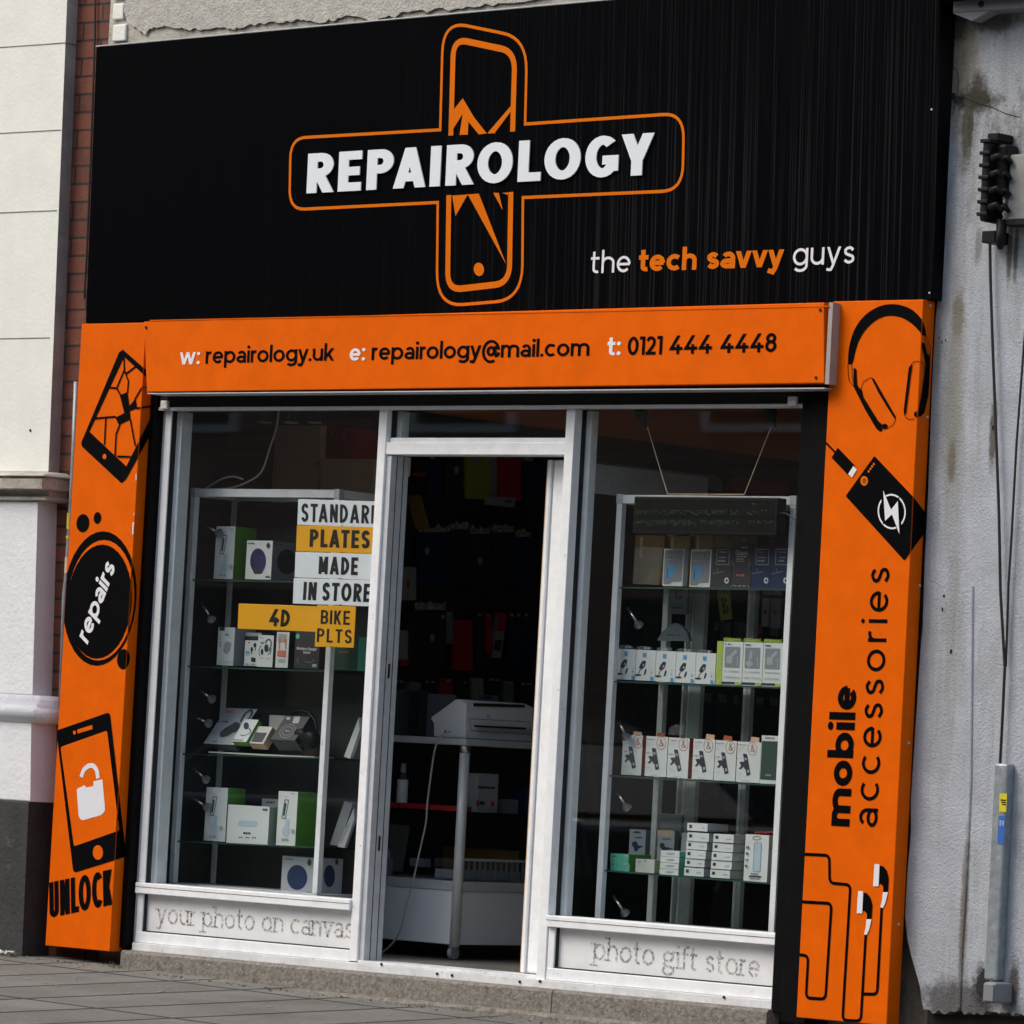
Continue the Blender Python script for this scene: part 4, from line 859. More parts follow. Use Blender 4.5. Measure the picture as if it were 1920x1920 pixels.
# sills, stall risers
for (xa, xb, txt) in ((.073, 1.300, 0), (2.347, 3.488, 1)):
    fb(xa, xb, zs0, zs1, -.022, .10, 'sill'); fb(xa, xb, zs1-.018, zs1-.0165, -.0235, -.02, 'sill_groove', 'tar', 0)
    fb(xa+.036, xb-.002, .098, zs0-.002, .022, .05, 'riser_panel', 'riser', 0)
    fb(xa, xa+.034, .05, zs0-.002, -.004, .08, 'riser_stile'); fb(xa+.036, xb, .094, .0975, .0, .021, 'riser_gasket', 'gasket', 0); fb(xa+.034, xa+.037, .098, zs0-.003, .004, .021, 'riser_gasket', 'gasket', 0)
    fb(xa+.001, xb, .046, .093, -.006, .08, 'bottom_rail')
fb(.075, 3.488, .012, .045, -.022, .05, 'flashing', 'aludirty', .002)
for p in ((716, 1808), (820, 1826), (848, 1829), (975, 1841), (1013, 1840), (1358, 1870)): B().disc(Y(p, -.0225), (0, -1, 0), .006, .004, 8).build('bolt', M['hole'], fr)
GF = lambda: front(.022, .0012)
words(GF, 'faded_lettering', 'residue', fr, 'your photo on canvas', (293.7, 1731), (661, 1760.5), (295.5, 1693), .12, .82, .09, .42, True); words(GF, 'faded_lettering', 'residue', fr, 'photo gift store', (1112, 1799), (1424, 1834), (1114.5, 1757), .12, .82, .09, .42, True)
# glass
for (xa, xb, z0, z1) in ((.11, 1.302, zs1, 2.29), (2.345, 3.49, zs1, 2.29), (1.346, 2.30, zt1+.02, 2.29)):
    bb = B(); yy = .032 if xa < 1 else .05; bb.add([(xa, yy, z0), (xb, yy, z0), (xb, yy, z1), (xa, yy, z1)], [(0, 1, 2, 3)]); bb.flat = True; bb.build('glass_pane', M['glass'], fr)
# door, folded back inwards against the right-hand post
t = thing('door', 'open aluminium shop door folded inwards at the right of the doorway', 'door', (2.28, .1, .05))
ds = [Y((x, 900), .09).x for x in (1021, 1024.5, 1031, 1036, 1062)]
B().box(ds[3], ds[4], .09, .15, .06, zt0-.012).build('stile', M['alu'], t, bevel=.014, seg=5); B().box(ds[0], ds[1], .10, .13, .06, zt0-.012).build('edge_strip', M['tan'], t, bevel=.003); B().box(ds[1]+.001, ds[2], .092, .13, .06, zt0-.012).build('edge_trim', M['alu'], t, bevel=.004); B().box(ds[2]+.001, ds[3]-.001, .105, .14, .06, zt0-.012).build('edge_groove', M['greyalu'], t)
B().box(ds[3]+.01, ds[4]-.01, .151, 1.0, .06, .25).build('bottom_rail', M['greyalu'], t); B().box(ds[3]+.01, ds[4]-.01, .151, 1.0, 1.98, zt0-.012).build('top_rail', M['greyalu'], t); B().box(ds[3]+.026, ds[3]+.032, .151, 1.0, .25, 1.98).build('pane', M['shelf'], t)
t = thing('door_jamb', 'grey aluminium door jamb lining the left side of the doorway', 'door frame', (1.36, .1, .05))
B().box(1.346, 1.372, .002, .11, .05, zt0-.002).build('jamb', M['greyalu'], t, bevel=.002);
for y_ in (.035, .075): B().box(1.3715, 1.3735, y_, y_+.004, .05, zt0-.004).build('groove', M['tar'], t)
a = Y((750, 893), .113); c = Y((767, 893), .113); B().box(a.x, c.x, .1105, .118, a.z, zt0-.004).build('closer_plate', M['greyalu'], t)
for z in (1.20, .50):
    B().box(1.3735, 1.376, .05, .060, z, z+.06).build('lock_slot', M['hole'], t)
o = B().box(1.346, 2.299, -.005, .14, .046, .056).build('threshold', M['aludirty']); tag(o, 'worn metal threshold strip in the shop doorway', 'threshold')

# ================================================================== SHOP INTERIOR
tag(B().box(-.25, 4.3, .11, 6.2, -.1, .044).build('floor', M['shopfloor']), kind='structure')
tag(B().box(-.25, 4.3, .12, 6.2, 2.85, 2.95).build('ceiling', M['ceil']), kind='structure')
t = thing('interior_wall', 'dark slatwall covering the left inner side of the shop', 'wall', (-.05, 3, 0)); B().box(-.2, -.05, .11, 6.2, .04, 2.85).build('slatwall', M['dark'], t)
bb = B()
for k in range(26): bb.box(-.05, -.047, .5, 6.1, .3+k*.085, .3+k*.085+.07)
bb.build('slat_boards', M['dark'], t)
z = 2.435; B().box(-.05, -.01, 1.75, 6.1, z, 2.849).build('orange_band', M['bulk'], t)
B().box(-.05, .0, 1.2, 6.1, z-.05, z-.002).build('cable_tray', M['hole'], t)
tag(B().box(-.2, 4.3, 6.1, 6.2, .04, 2.85).build('interior_wall', M['lightwall']), 'pale wall across the back of the shop', 'wall')
tag(B().box(4.1, 4.3, .13, 6.1, .04, 2.85).build('interior_wall', M['lightwall']), 'pale wall along the right inner side of the shop', 'wall')
#==P3==
# ================================================================== GOODS AND FURNITURE
ZL1 = (5.0526, 340, 960); ZL2 = (5.0526, 340, 1280); ZR1 = (5.3333, 1140, 990); ZR2 = (5.4857, 1150, 1180); ZR3 = (5.4857, 1150, 1360); ZR4 = (5.4857, 1130, 1500)
Z6 = (3.8408, 250, 740); Z7 = (3.8408, 250, 1200); Z8 = (3.4275, 690, 740); Z8B = (3.2, 690, 1260); Z9 = (3.84, 1060, 740); Z10 = (3.692, 1060, 1180)
def pz(Zm, p): return (Zm[1]+p[0]/Zm[0], Zm[2]+p[1]/Zm[0])
def carton(Zm, bl, br, tl, y, depth, mf, ms, label, cat='box', name='product_box', group=None, art=(), mt=None, sideart=()):
    a = Y(pz(Zm, bl), y); b_ = Y(pz(Zm, br), y); c = Y(pz(Zm, tl), y); z0 = min(a.z, b_.z); x0, x1, z1 = a.x, b_.x-.0008, c.z
    bb = B(); vs = [(x, yy, z) for z in (z0, z1) for yy in (y, y+depth) for x in (x0, x1)]
    bb.add(vs, [(0, 1, 5, 4)], 0); bb.add(vs, [(2, 6, 7, 3), (0, 4, 6, 2), (1, 3, 7, 5), (0, 2, 3, 1)], 1); bb.add(vs, [(4, 5, 7, 6)], 2)
    o = bb.build(name, [M[mf], M[ms], M[mt or mf]], None, bevel=.0012, seg=1); tag(o, label, cat, group)
    for k, (fn, nm, m) in enumerate(art):
        d = front(y, .0006+.0006*k).zoom(*Zm); fn(d); d.build(nm, M[m], o)
    for k, (fn, nm, m) in enumerate(sideart):
        d = Draw((x1, 0, 0), (0, 1, 0), (1, 0, 0), .0006+.0006*k, 460).zoom(*Zm); fn(d); d.build(nm, M[m], o)
    return o
def cabinet(label, y0, y1, xa, xb, ztop, zbot, shelves, spots, back):
    t = thing('display_cabinet', label, 'display cabinet', ((xa+xb)/2, (y0+y1)/2, zbot)); w = .028
    for x in (xa, xb-w):
        for y in (y0, y1-w): B().box(x, x+w, y, y+w, zbot, ztop-.036).build('corner_post', M['alu'], t, bevel=.002)
    for y in (y0, y1-w): B().box(xa+w+.001, xb-w-.001, y, y+w, ztop-.034, ztop).build('top_rail', M['alu'], t, bevel=.002)
    for x in (xa, xb-w):
        B().box(x, x+w, y0+w+.001, y1-w-.001, ztop-.034, ztop).build('side_rail', M['alu'], t, bevel=.002)
        for y in (y0, y1-w): B().box(x-.002, x+w+.002, y-.002, y+w+.002, ztop-.036, ztop+.003).build('corner_block', M['greyalu'], t, bevel=.002)
    B().box(xa+w, xb-w, y0+.01, y1-.01, ztop-.010, ztop-.004).build('top_board', M['dgrey'], t)
    B().box(xa, xb, y0, y1, zbot-.17, zbot).build('base_cabinet', M['greyalu'], t, bevel=.003)
    for (pl, pr) in shelves:
        a = Y(pl, y0+.012); c = Y(pr, y0+.012); sl_ = (c.z-a.z)/(c.x-a.x); zl = a.z+(xa+.006-a.x)*sl_; zr = a.z+(xb-.006-a.x)*sl_
        bb = B(); vs = [(x, y, z+dz) for dz in (-.007, -.0005) for y in (y0+.012, y1-.012) for x, z in ((xa+.006, zl), (xb-.006, zr))]
        bb.add(vs, [(0, 2, 3, 1), (4, 5, 7, 6), (2, 6, 7, 3), (0, 4, 6, 2), (1, 3, 7, 5)], 0); bb.add(vs, [(0, 1, 5, 4)], 1); bb.build('shelf', [M['shelf'], M['dkgreen']], t)
        for x, z in ((xa+.02, zl), (xb-.02, zr)): B().disc((x, y0+.02, z-.012), (0, -1, 0), .006, .012, 8).build('shelf_clip', M['chrome'], t)
    if back: B().box(xa+w, xb-w, y1-.02, y1-.012, zbot, ztop-.04).build('added_dark_back', M[back], t)  # opaque dark sheet added to stand for the dim interior behind
    for (pb, pt) in spots:
        a = Y(pb, y0+.05); c = Y(pt, y0+.03); dr = (c-a).normalized(); o = B().tube([a, c], .0055, 8).build('spotlight', M['chrome'], t, smooth=True)
        B().tube([c, c+dr*.012, c+dr*.026, c+dr*.032], [.006, .011, .018, .020], 12, cap=False).build('reflector', M['chrome'], o, smooth=True)
    return t
# ---------------- left cabinet
cabinet('left-hand glass display cabinet with a white corner post behind the number plates', .22, .50, .030, .892, 1.978, .30,
    [((362, 1086), (600, 1090)), ((352, 1248), (600, 1257)), ((343, 1412), (600, 1420)), ((337, 1576), (600, 1588))],
    [((383, 984), (404, 996)), ((378, 1130), (392, 1153)), ((374, 1294), (391, 1306)), ((365, 1344), (384, 1353)), ((362, 1440), (380, 1456)), ((357, 1493), (381, 1509))], 'dark')
tall = lambda dx, dy: [(lambda d: (d.stroke([(x+dx, y+dy) for x, y in ((398, 218), (432, 224), (400, 400), (366, 392))], 1.6, 1, True), d.stroke([(405+dx, 250+dy), (385+dx, 370+dy)], 4)), 'phone_picture', 'dkgreen'),
    (lambda d: (d.ell((405+dx, 520+dy), 36, 50), d.poly([(405+dx, 400+dy), (440+dx, 400+dy), (425+dx, 500+dy), (390+dx, 500+dy)])), 'stand_picture', 'paleblue'),
    (lambda d: (d.tiny((345+dx, 190+dy), (430+dx, 192+dy), 5), d.tiny((455+dx, 165+dy), (498+dx, 166+dy), 9, 3), d.tiny((365+dx, 605+dy), (430+dx, 607+dy), 20, 2), d.poly([(458+dx, 500+dy), (486+dx, 500+dy), (486+dx, 538+dy), (458+dx, 538+dy)])), 'small_print', 'printgrey')]
carton(ZL1, (305, 632), (487, 636), (332, 135), .27, .13, 'white', 'green', 'tall white box with green side, the one on the top shelf of the left cabinet', art=tall(0, 0), group='tall green phone-stand boxes')
ball = lambda c, rx, ry: [(lambda d: (d.ell(c, rx, ry)), 'ball_picture', 'purple'), (lambda d: d.poly([(c[0]-rx*.72, c[1]+ry*.66), (c[0]+rx*.72, c[1]+ry*.66), (c[0]+rx*.45, c[1]+ry*1.0), (c[0]-rx*.5, c[1]+ry*1.0)], 3), 'ball_foot', 'print')]
carton(ZL1, (603, 635), (848, 635), (618, 268), .26, .19, 'white', 'grey', 'square white box with purple ball picture beside the PLATES number plate', group='ball lamp boxes', art=ball((727, 465), 75, 121)+[(lambda d: (d.ell((823, 318), 17, 27), d.tiny((630, 302), (695, 303), 10, 4), d.tiny((795, 622), (838, 622), 18, 4)), 'small_print', 'print')],
    sideart=[(lambda d: d.ell((1000, 472), 92, 118), 'ball_picture', 'dgrey'), (lambda d: d.tiny((880, 305), (960, 312), 8, 4), 'small_print', 'print')], mt='lgrey')
carton(ZL1, (333, 1450), (490, 1453), (350, 1090), .27, .13, 'white', 'lgrey', 'white box picturing a grey wall charger, leftmost on the second shelf', art=[(lambda d: d.poly([(430, 1225), (475, 1240), (465, 1310), (430, 1350), (395, 1325), (410, 1240)], 2), 'charger_picture', 'printgrey'), (lambda d: (d.poly([(360, 1092), (410, 1092), (410, 1125), (360, 1125)])), 'corner_label', 'dkgreen'), (lambda d: (d.tiny((415, 1170), (455, 1170), 18, 3)), 'blue_print', 'blue'), (lambda d: (d.tiny((350, 1420), (480, 1424), 4, 9), [d.tiny((362, 1170+q*35), (380, 1170+q*35), 14, 1) for q in range(4)]), 'small_print', 'printgrey')])
carton(ZL1, (590, 1452), (745, 1456), (592, 1140), .33, .05, 'lgrey', 'grey', 'plain grey box standing behind the white earbud box', art=[(lambda d: d.poly([(605, 1175), (735, 1178), (733, 1215), (603, 1215)], 2), 'dark_label', 'dgrey')])
carton(ZL1, (593, 1455), (720, 1460), (612, 1215), .29, .045, 'white', 'grey', 'small white box with black earbuds pictured, under the 4D plate', art=[(lambda d: (d.ell((697, 1262), 14, 22), d.stroke([(700, 1270), (702, 1310)], 2), d.ell((668, 1300), 12, 22), d.stroke([(666, 1310), (662, 1345)], 2), d.poly([(662, 1375), (705, 1382), (700, 1425), (660, 1415)], 2)), 'earbud_picture', 'print'), (lambda d: (d.tiny((612, 1342), (650, 1343), 24, 2), d.tiny((612, 1360), (655, 1361), 6, 3)), 'blue_print', 'blue'), (lambda d: d.tiny((622, 1240), (650, 1241), 11, 3), 'red_print', 'red'), (lambda d: d.tiny((600, 1445), (700, 1448), 12, 5), 'small_print', 'printgrey')])
carton(ZL1, (715, 1465), (862, 1470), (735, 1165), .27, .045, 'white', 'grey', 'white box with hooked sports earphones pictured, under the 4D plate', art=[(lambda d: (d.curve([(745, 1365), (735, 1320), (745, 1280), (760, 1270)], 1.6), d.ell((765, 1325), 13, 30), d.curve([(795, 1240), (815, 1212), (845, 1215), (850, 1260), (830, 1320)], 2.6), d.ell((806, 1290), 20, 38), d.curve([(820, 1350), (845, 1330), (850, 1290)], 1.6)), 'earphone_picture', 'print'), (lambda d: d.tiny((750, 1250), (785, 1251), 22, 2), 'blue_print', 'blue'), (lambda d: (d.tiny((745, 1195), (775, 1196), 10, 3), d.tiny((735, 1385), (850, 1392), 6, 7)), 'small_print', 'printgrey')])
carton(ZL1, (888, 1472), (1008, 1475), (905, 1135), .27, .08, 'white', 'dkgreen', 'narrow white box with rose earphones and a dark green side', art=[(lambda d: d.poly([(920, 1155), (1000, 1158), (990, 1235), (915, 1235)], 2), 'dark_window', 'printgrey'), (lambda d: (d.ell((935, 1215), 14, 24), d.ell((985, 1218), 14, 24), d.stroke([(928, 1235), (928, 1300)], 2.2), d.stroke([(990, 1238), (988, 1300)], 2.2), d.poly([(912, 1310), (992, 1312), (988, 1372), (908, 1368)], 2)), 'earphone_picture', 'peach'), (lambda d: d.tiny((915, 1420), (985, 1424), 34, 4), 'blue_print', 'paleblue')])
carton(ZL1, (1065, 1478), (1300, 1482), (1085, 1120), .27, .10, 'dgrey', 'dgrey', 'black box reading Wireless Charger Stand beneath the bike plate', art=[(lambda d: (d.text('WIRELESS' if 0 else 'Wireless Charger', (1092, 1303), (1282, 1313), (1094, 1278), .17, .85, .1), d.text('Stand', (1155, 1341), (1220, 1344), (1156, 1316), .17, .85, .1)), 'white_lettering', 'whiteart'), (lambda d: d.ell((1103, 1178), 18, 24), 'mint_spot', 'mint'), (lambda d: d.poly([(1240, 1440), (1282, 1442), (1280, 1470), (1238, 1468)], 1.5), 'blue_spot', 'paleblue'), (lambda d: (d.curve([(1110, 1435), (1095, 1400), (1110, 1390)], .8), d.curve([(1170, 1412), (1220, 1425), (1260, 1400)], .8)), 'outline_print', 'printgrey')])
carton(ZL1, (1310, 1486), (1668, 1500), (1320, 1170), .31, .10, 'dkgreen', 'mint', 'dark green box half hidden behind the cabinet corner post', art=[(lambda d: d.tiny((1500, 1330), (1590, 1335), 12, 5), 'red_print', 'red')])
# leaning boxes: bottom edge on the shelf, top leaning back
def leaner(Zm, bl, br, tl, y, thick, mf, ms, label, name='product_box', art=(), **k):
    a = Y(pz(Zm, bl), y); b_ = Y(pz(Zm, br), y); c = on(pz(Zm, tl), 0, a.x); u = c-a; n = Vector((0, -u.z, u.y)).normalized()
    P = [a, Vector((b_.x, y, a.z)), Vector((b_.x, c.y, c.z)), c]; o = B().prism(P, -n*thick, 0, 1).build(name, [M[mf], M[ms]]); tag(o, label, 'box')
    for q, (fn, nm, m) in enumerate(art):
        d = Draw(a, (1, 0, 0), n, .0006+.0006*q, 460).zoom(*Zm); fn(d); d.build(nm, M[m], o)
    return o
leaner(ZL2, (210, 575), (500, 585), (432, 237), .25, .04, 'lgrey', 'dgrey', 'leaning grey headphone box with dark headphone picture on the third shelf', art=[(lambda d: d.text('JVC', (414, 286), (490, 290), (428, 256), .2, .9, .06), 'red_lettering', 'red'), (lambda d: (d.curve([(560, 370), (600, 300), (650, 262), (668, 275), (655, 320), (560, 420), (500, 470)], 5), d.poly([(360, 480), (400, 440), (520, 370), (560, 390), (540, 440), (440, 505), (370, 520)], 4)), 'headphone_picture', 'print'), (lambda d: (d.tiny((350, 375), (445, 378), 16, 5), d.tiny((300, 560), (340, 562), 8, 3)), 'small_print', 'print')])
leaner(ZL2, (480, 555), (615, 562), (598, 345), .235, .03, 'white', 'green', 'small white box leaning in front of the grey headphone box', art=[(lambda d: (d.ell((615, 410), 26, 34), d.curve([(640, 430), (655, 470), (600, 500), (560, 495)], 2)), 'charger_picture', 'navy'), (lambda d: d.tiny((490, 545), (590, 552), 10, 5), 'small_print', 'print')])
leaner(ZL2, (632, 572), (775, 577), (722, 412), .25, .04, 'offwhite', 'tan', 'cream carton with dark window leaning on the third shelf', art=[(lambda d: d.poly([(662, 560), (765, 565), (812, 475), (705, 470)]), 'dark_window', 'dgrey')])
carton(ZL2, (826, 480), (1000, 486), (822, 305), .40, .05, 'offwhite', 'lgrey', 'plain pale carton standing at the back of the third shelf')
leaner(ZL2, (845, 535), (1075, 545), (990, 312), .25, .07, 'dgrey', 'dgrey', 'charcoal headphone box with a ring logo leaning on the third shelf', art=[(lambda d: (d.ell((1005, 458), 68, 62, -.4, ring=.8), d.ell((1005, 458), 44, 40, -.4, ring=.8)), 'ring_print', 'printgrey'), (lambda d: (d.ell((1012, 338), 20, 14), d.poly([(1070, 322), (1130, 322), (1110, 385), (1050, 385)], 3), d.tiny((988, 462), (1024, 464), 10, 3)), 'white_print', 'lgrey')])
t = thing('headphones', 'black over-ear headphones propped against the charcoal box', 'headphones', Y(pz(ZL2, (1200, 640)), .3))
f = lambda x, y, yy=.33: Y(pz(ZL2, (x, y)), yy)
B().tube([f(1020, 330, .36), f(1060, 285, .36), f(1130, 265, .35), f(1210, 285, .34), f(1262, 350, .33), f(1285, 440, .32), f(1268, 520, .31)], [.005, .007, .008, .008, .007, .006, .005], 8).build('headband', M['darkplast'], t, smooth=True)
for (x, y) in ((1150, 520), (1235, 545)):
    c = f(x, y, .30); B().tube([c+Vector((.0, -.03, 0)), c+Vector((0, -.024, 0)), c+Vector((0, .0, 0)), c+Vector((0, .02, 0))], [.022, .036, .040, .034], 16).build('ear_cup', M['darkplast'], t, smooth=True)
a = Y(pz(ZL2, (258, 660)), .235); c = Y(pz(ZL2, (1262, 702)), .235); z = min(a.z, c.z)-.001
o = B().prism([Vector((a.x, .235, z)), Vector((c.x, .235, z)), Vector((c.x, .235, z+.008)), Vector((a.x, .235, a.z+.004))], (0, .12, 0)).build('acrylic_riser', M['offwhite']); tag(o, 'pale acrylic strip under the leaning boxes on the third shelf', 'display stand')
carton(ZL2, (212, 1493), (415, 1508), (238, 987), .27, .11, 'white', 'green', 'tall white and green box standing left of the wide white box', group='tall green phone-stand boxes', art=tall(-95, 860))
carton(ZL2, (425, 1515), (818, 1533), (445, 1153), .255, .06, 'white', 'lgrey', 'wide plain white box between the two tall green boxes', art=[(lambda d: d.poly([(538, 1305), (722, 1310), (718, 1365), (536, 1360)], 5), 'pale_picture', 'paleblue'), (lambda d: (d.tiny((540, 1468), (712, 1474), 9, 8), d.tiny((770, 1212), (820, 1214), 20, 3), d.tiny((585, 1432), (660, 1435), 16, 3)), 'small_print', 'print')])
carton(ZL2, (742, 1500), (915, 1510), (738, 1095), .40, .05, 'lgrey', 'grey', 'grey carton peeping over the wide white box', art=[(lambda d: d.tiny((805, 1140), (890, 1142), 16, 4), 'small_print', 'print')])
carton(ZL2, (895, 1540), (1078, 1548), (918, 1025), .27, .12, 'white', 'green', 'tall white and green box standing right of the wide white box', group='tall green phone-stand boxes', art=tall(585, 890))
carton(Z7, (1060, 1825), (1335, 1842), (1070, 1552), .30, .14, 'lgrey', 'lgrey', 'grey ball-lamp box on the cabinet floor behind the white post', group='ball lamp boxes', art=[(lambda d: d.ell((1180, 1710), 73, 90), 'ball_picture', 'navy'), (lambda d: (d.ell((1268, 1602), 15, 24), d.tiny((1095, 1580), (1150, 1582), 6, 4), d.tiny((1250, 1825), (1285, 1827), 12, 3)), 'small_print', 'print')], sideart=[(lambda d: d.ell((1412, 1700), 40, 80), 'ball_picture', 'navy'), (lambda d: d.ell((1465, 1598), 12, 22), 'small_print', 'print')])
def slab(Zm, pts, y, d, m, label, name='flat_box', cat='box', ms=None, art=()):
    o = B().prism([Y(pz(Zm, p), y) for p in pts], (0, d, 0), 0, 1).build(name, [M[m], M[ms or m]]); tag(o, label, cat)
    for q, (fn, nm, mm) in enumerate(art): dd = front(y, .0006+.0005*q).zoom(*Zm); fn(dd); dd.build(nm, M[mm], o)
    return o
slab(ZL2, [(1405, 1535), (1500, 1545), (1622, 1150), (1545, 1122)], .40, .05, 'grey', 'long grey box leaning in the right corner of the bottom shelf')
slab(ZL2, [(1480, 1555), (1545, 1565), (1640, 1290), (1632, 1190)], .38, .015, 'lgrey', 'thin pale grey box leaning beside the long grey one', art=[(lambda d: d.stroke([(1508, 1520), (1590, 1330)], 3), 'dark_stripe', 'grey')])
slab(ZL2, [(1540, 700), (1598, 720), (1690, 440), (1680, 330)], .40, .02, 'white', 'slim white box leaning beside the door frame on the third shelf')
slab(ZL2, [(1275, 690), (1345, 695), (1345, 600), (1300, 630)], .42, .03, 'red', 'small red packet at the back of the third shelf', 'packet', 'packet')
# number plates fixed to the glass
def nplate(Zm, q, m, label, txts, group='number plates in the window', y=.045, d=.004):
    o = B().prism([Y(pz(Zm, p), y) for p in q], (0, d, 0)).build('number_plate', [M[m]], None, bevel=.0015); tag(o, label, 'number plate', group)
    for (tx, bl, br, tl, t_, wf, ls) in txts: words(lambda: front(y, .0008).zoom(*Zm), 'plate_lettering', 'plate_t', o, tx, bl, br, tl, t_, wf, ls)
    c = [Vector(p) for p in q]; m_ = (c[0]+c[1])/2; d = front(y, .0008).zoom(*Zm); d.tiny((m_[0]-22, m_[1]-5), (m_[0]+22, m_[1]-4), 3, 4); d.build('maker_mark', M['plate_t'], o)
nplate(Z6, [(1180, 938), (1848, 960), (1852, 772), (1187, 752)], 'plate_w', 'white number plate reading STANDARD, top of the stack', [('STANDARD', (1208, 914), (1770, 930), (1212, 783), .165, .66, .13)])
nplate(Z6, [(1170, 1128), (1838, 1150), (1845, 956), (1177, 942)], 'plate_y', 'yellow number plate reading PLATES below the STANDARD one', [('PLATES', (1268, 1096), (1700, 1108), (1273, 968), .19, .68, .12)])
nplate(Z6, [(1160, 1316), (1828, 1340), (1835, 1152), (1167, 1132)], 'plate_w', 'white number plate reading MADE in the middle of the stack', [('MADE', (1333, 1292), (1615, 1300), (1338, 1165), .19, .68, .12)])
nplate(Z6, [(1147, 1504), (1815, 1530), (1824, 1342), (1155, 1320)], 'plate_w', 'white number plate reading IN STORE', [('IN STORE', (1220, 1478), (1705, 1494), (1228, 1348), .19, .68, .12)])
nplate(Z6, [(750, 1686), (1400, 1712), (1406, 1526), (758, 1504)], 'plate_y', 'long yellow number plate reading 4D hung lower to the left', [('4D', (978, 1664), (1122, 1674), (988, 1541), .215, .84, .12)], y=.052)
nplate(Z6, [(1305, 1815), (1585, 1823), (1602, 1525), (1322, 1516)], 'plate_y', 'square yellow plate reading BIKE PLTS below the stack', [('BIKE', (1348, 1650), (1557, 1658), (1352, 1550), .15, .70, .13), ('PLTS', (1320, 1780), (1570, 1792), (1325, 1682), .15, .70, .16)], y=.047)

# ---------------- right cabinet
cabinet('right-hand glass display cabinet below the LED sign', .20, .55, 2.408, 3.303, 1.967, .285,
    [((1163, 1100), (1477, 1104)), ((1153.4, 1276), (1465, 1288)), ((1146.7, 1453), (1455, 1471)), ((1138.5, 1631), (1446, 1655))],
    [((1177, 1140), (1192, 1163)), ((1160, 1352), (1170, 1372)), ((1156, 1484), (1170, 1505)), ((1150, 1680), (1166, 1703))], None)
for (xa, xb, m) in ((1294, 1296, 'alu'), (1304, 1306, 'alu'), (1307, 1327, 'greyalu'), (1407, 1411, 'alu'), (1412, 1422, 'greyalu')):
    pass
t = thing('sliding_door', 'grey framed sliding glass back of the right-hand display cabinet', 'cabinet door', (2.9, .57, .29))
for px0, px1, m in ((1293, 1296, 'alu'), (1304, 1307, 'alu'), (1307.5, 1328, 'greyalu'), (1408, 1413, 'alu'), (1414, 1422, 'greyalu')):
    a = Y((px0, 1103), .58).x; c = Y((px1, 1103), .58).x; B().box(a, c, .565, .59, .285, 1.93).build('stile', M[m], t)
# shelf 1
for i, (x0, x1) in enumerate(((250, 545), (560, 800), (815, 1040))):
    carton(ZR1, (x0, 560), (x1, 566), (x0+8, 70+6*i), .44+.02*i, .02, 'gold', 'gold', 'gold-brown phone case pack at the back of the top shelf', 'phone case', 'case_pack', 'gold case packs at the back', art=[(lambda d: d.poly([(x0+70, 90), (x0+100, 90), (x0+92, 300), (x0+64, 300)]), 'pale_strip', 'tan')])
carton(ZR1, (1045, 590), (1440, 596), (1050, 75), .44, .02, 'gold', 'gold', 'wide amber pack behind the Glass screen protectors', 'phone case', 'case_pack', art=[(lambda d: d.tiny((1300, 130), (1410, 133), 26, 3), 'pale_print', 'lgrey')])
carton(ZR1, (1470, 600), (1830, 606), (1480, 65), .42, .03, 'navy', 'navy', 'dark blue pack behind the rightmost screen protectors', 'phone case', 'case_pack', art=[(lambda d: d.tiny((1560, 135), (1660, 138), 12, 4), 'blue_print', 'blue')])
o = slab(ZR1, [(240, 560), (500, 570), (545, 210), (520, 195), (320, 185), (262, 215)], .27, .006, 'fogbag', 'crinkled clear pouch leaning at the left end of the top shelf', 'clear_pouch', 'pouch')
for k, (bl, br, tl, lab) in enumerate((((543, 578), (745, 582), (560, 205), 'first white-edged power bank pack with a blue block picture'), ((812, 588), (1020, 592), (828, 212), 'second white-edged power bank pack, next to the screen protectors'))):
    q = bl[0]-543; w = tl[1]-205+6*k
    carton(ZR1, bl, br, tl, .25, .03, 'white', 'white', lab, 'package', 'power_bank_pack', 'power bank packs', art=[(lambda d: d.poly([(570+q, 222+w), (752+q, 222+w), (738+q, 535+w), (640+q, 540+w), (622+q, 562+w), (552+q, 562+w)], 3), 'dark_panel', 'grey'), (lambda d: (d.poly([(585+q, 385+w), (625+q, 355+w), (668+q, 358+w), (660+q, 460+w), (605+q, 508+w), (578+q, 500+w)], 1), ), 'block_picture', 'blue'), (lambda d: (d.ell((725+q, 258+w), 28, 42, ring=.8), d.stroke([(600+q, 400+w), (590+q, 495+w)], 1.6)), 'dark_print', 'print'), (lambda d: (d.tiny((580+q, 268+w), (680+q, 272+w), 6, 6), d.tiny((575+q, 325+w), (670+q, 328+w), 14, 5)), 'small_print', 'lgrey')])
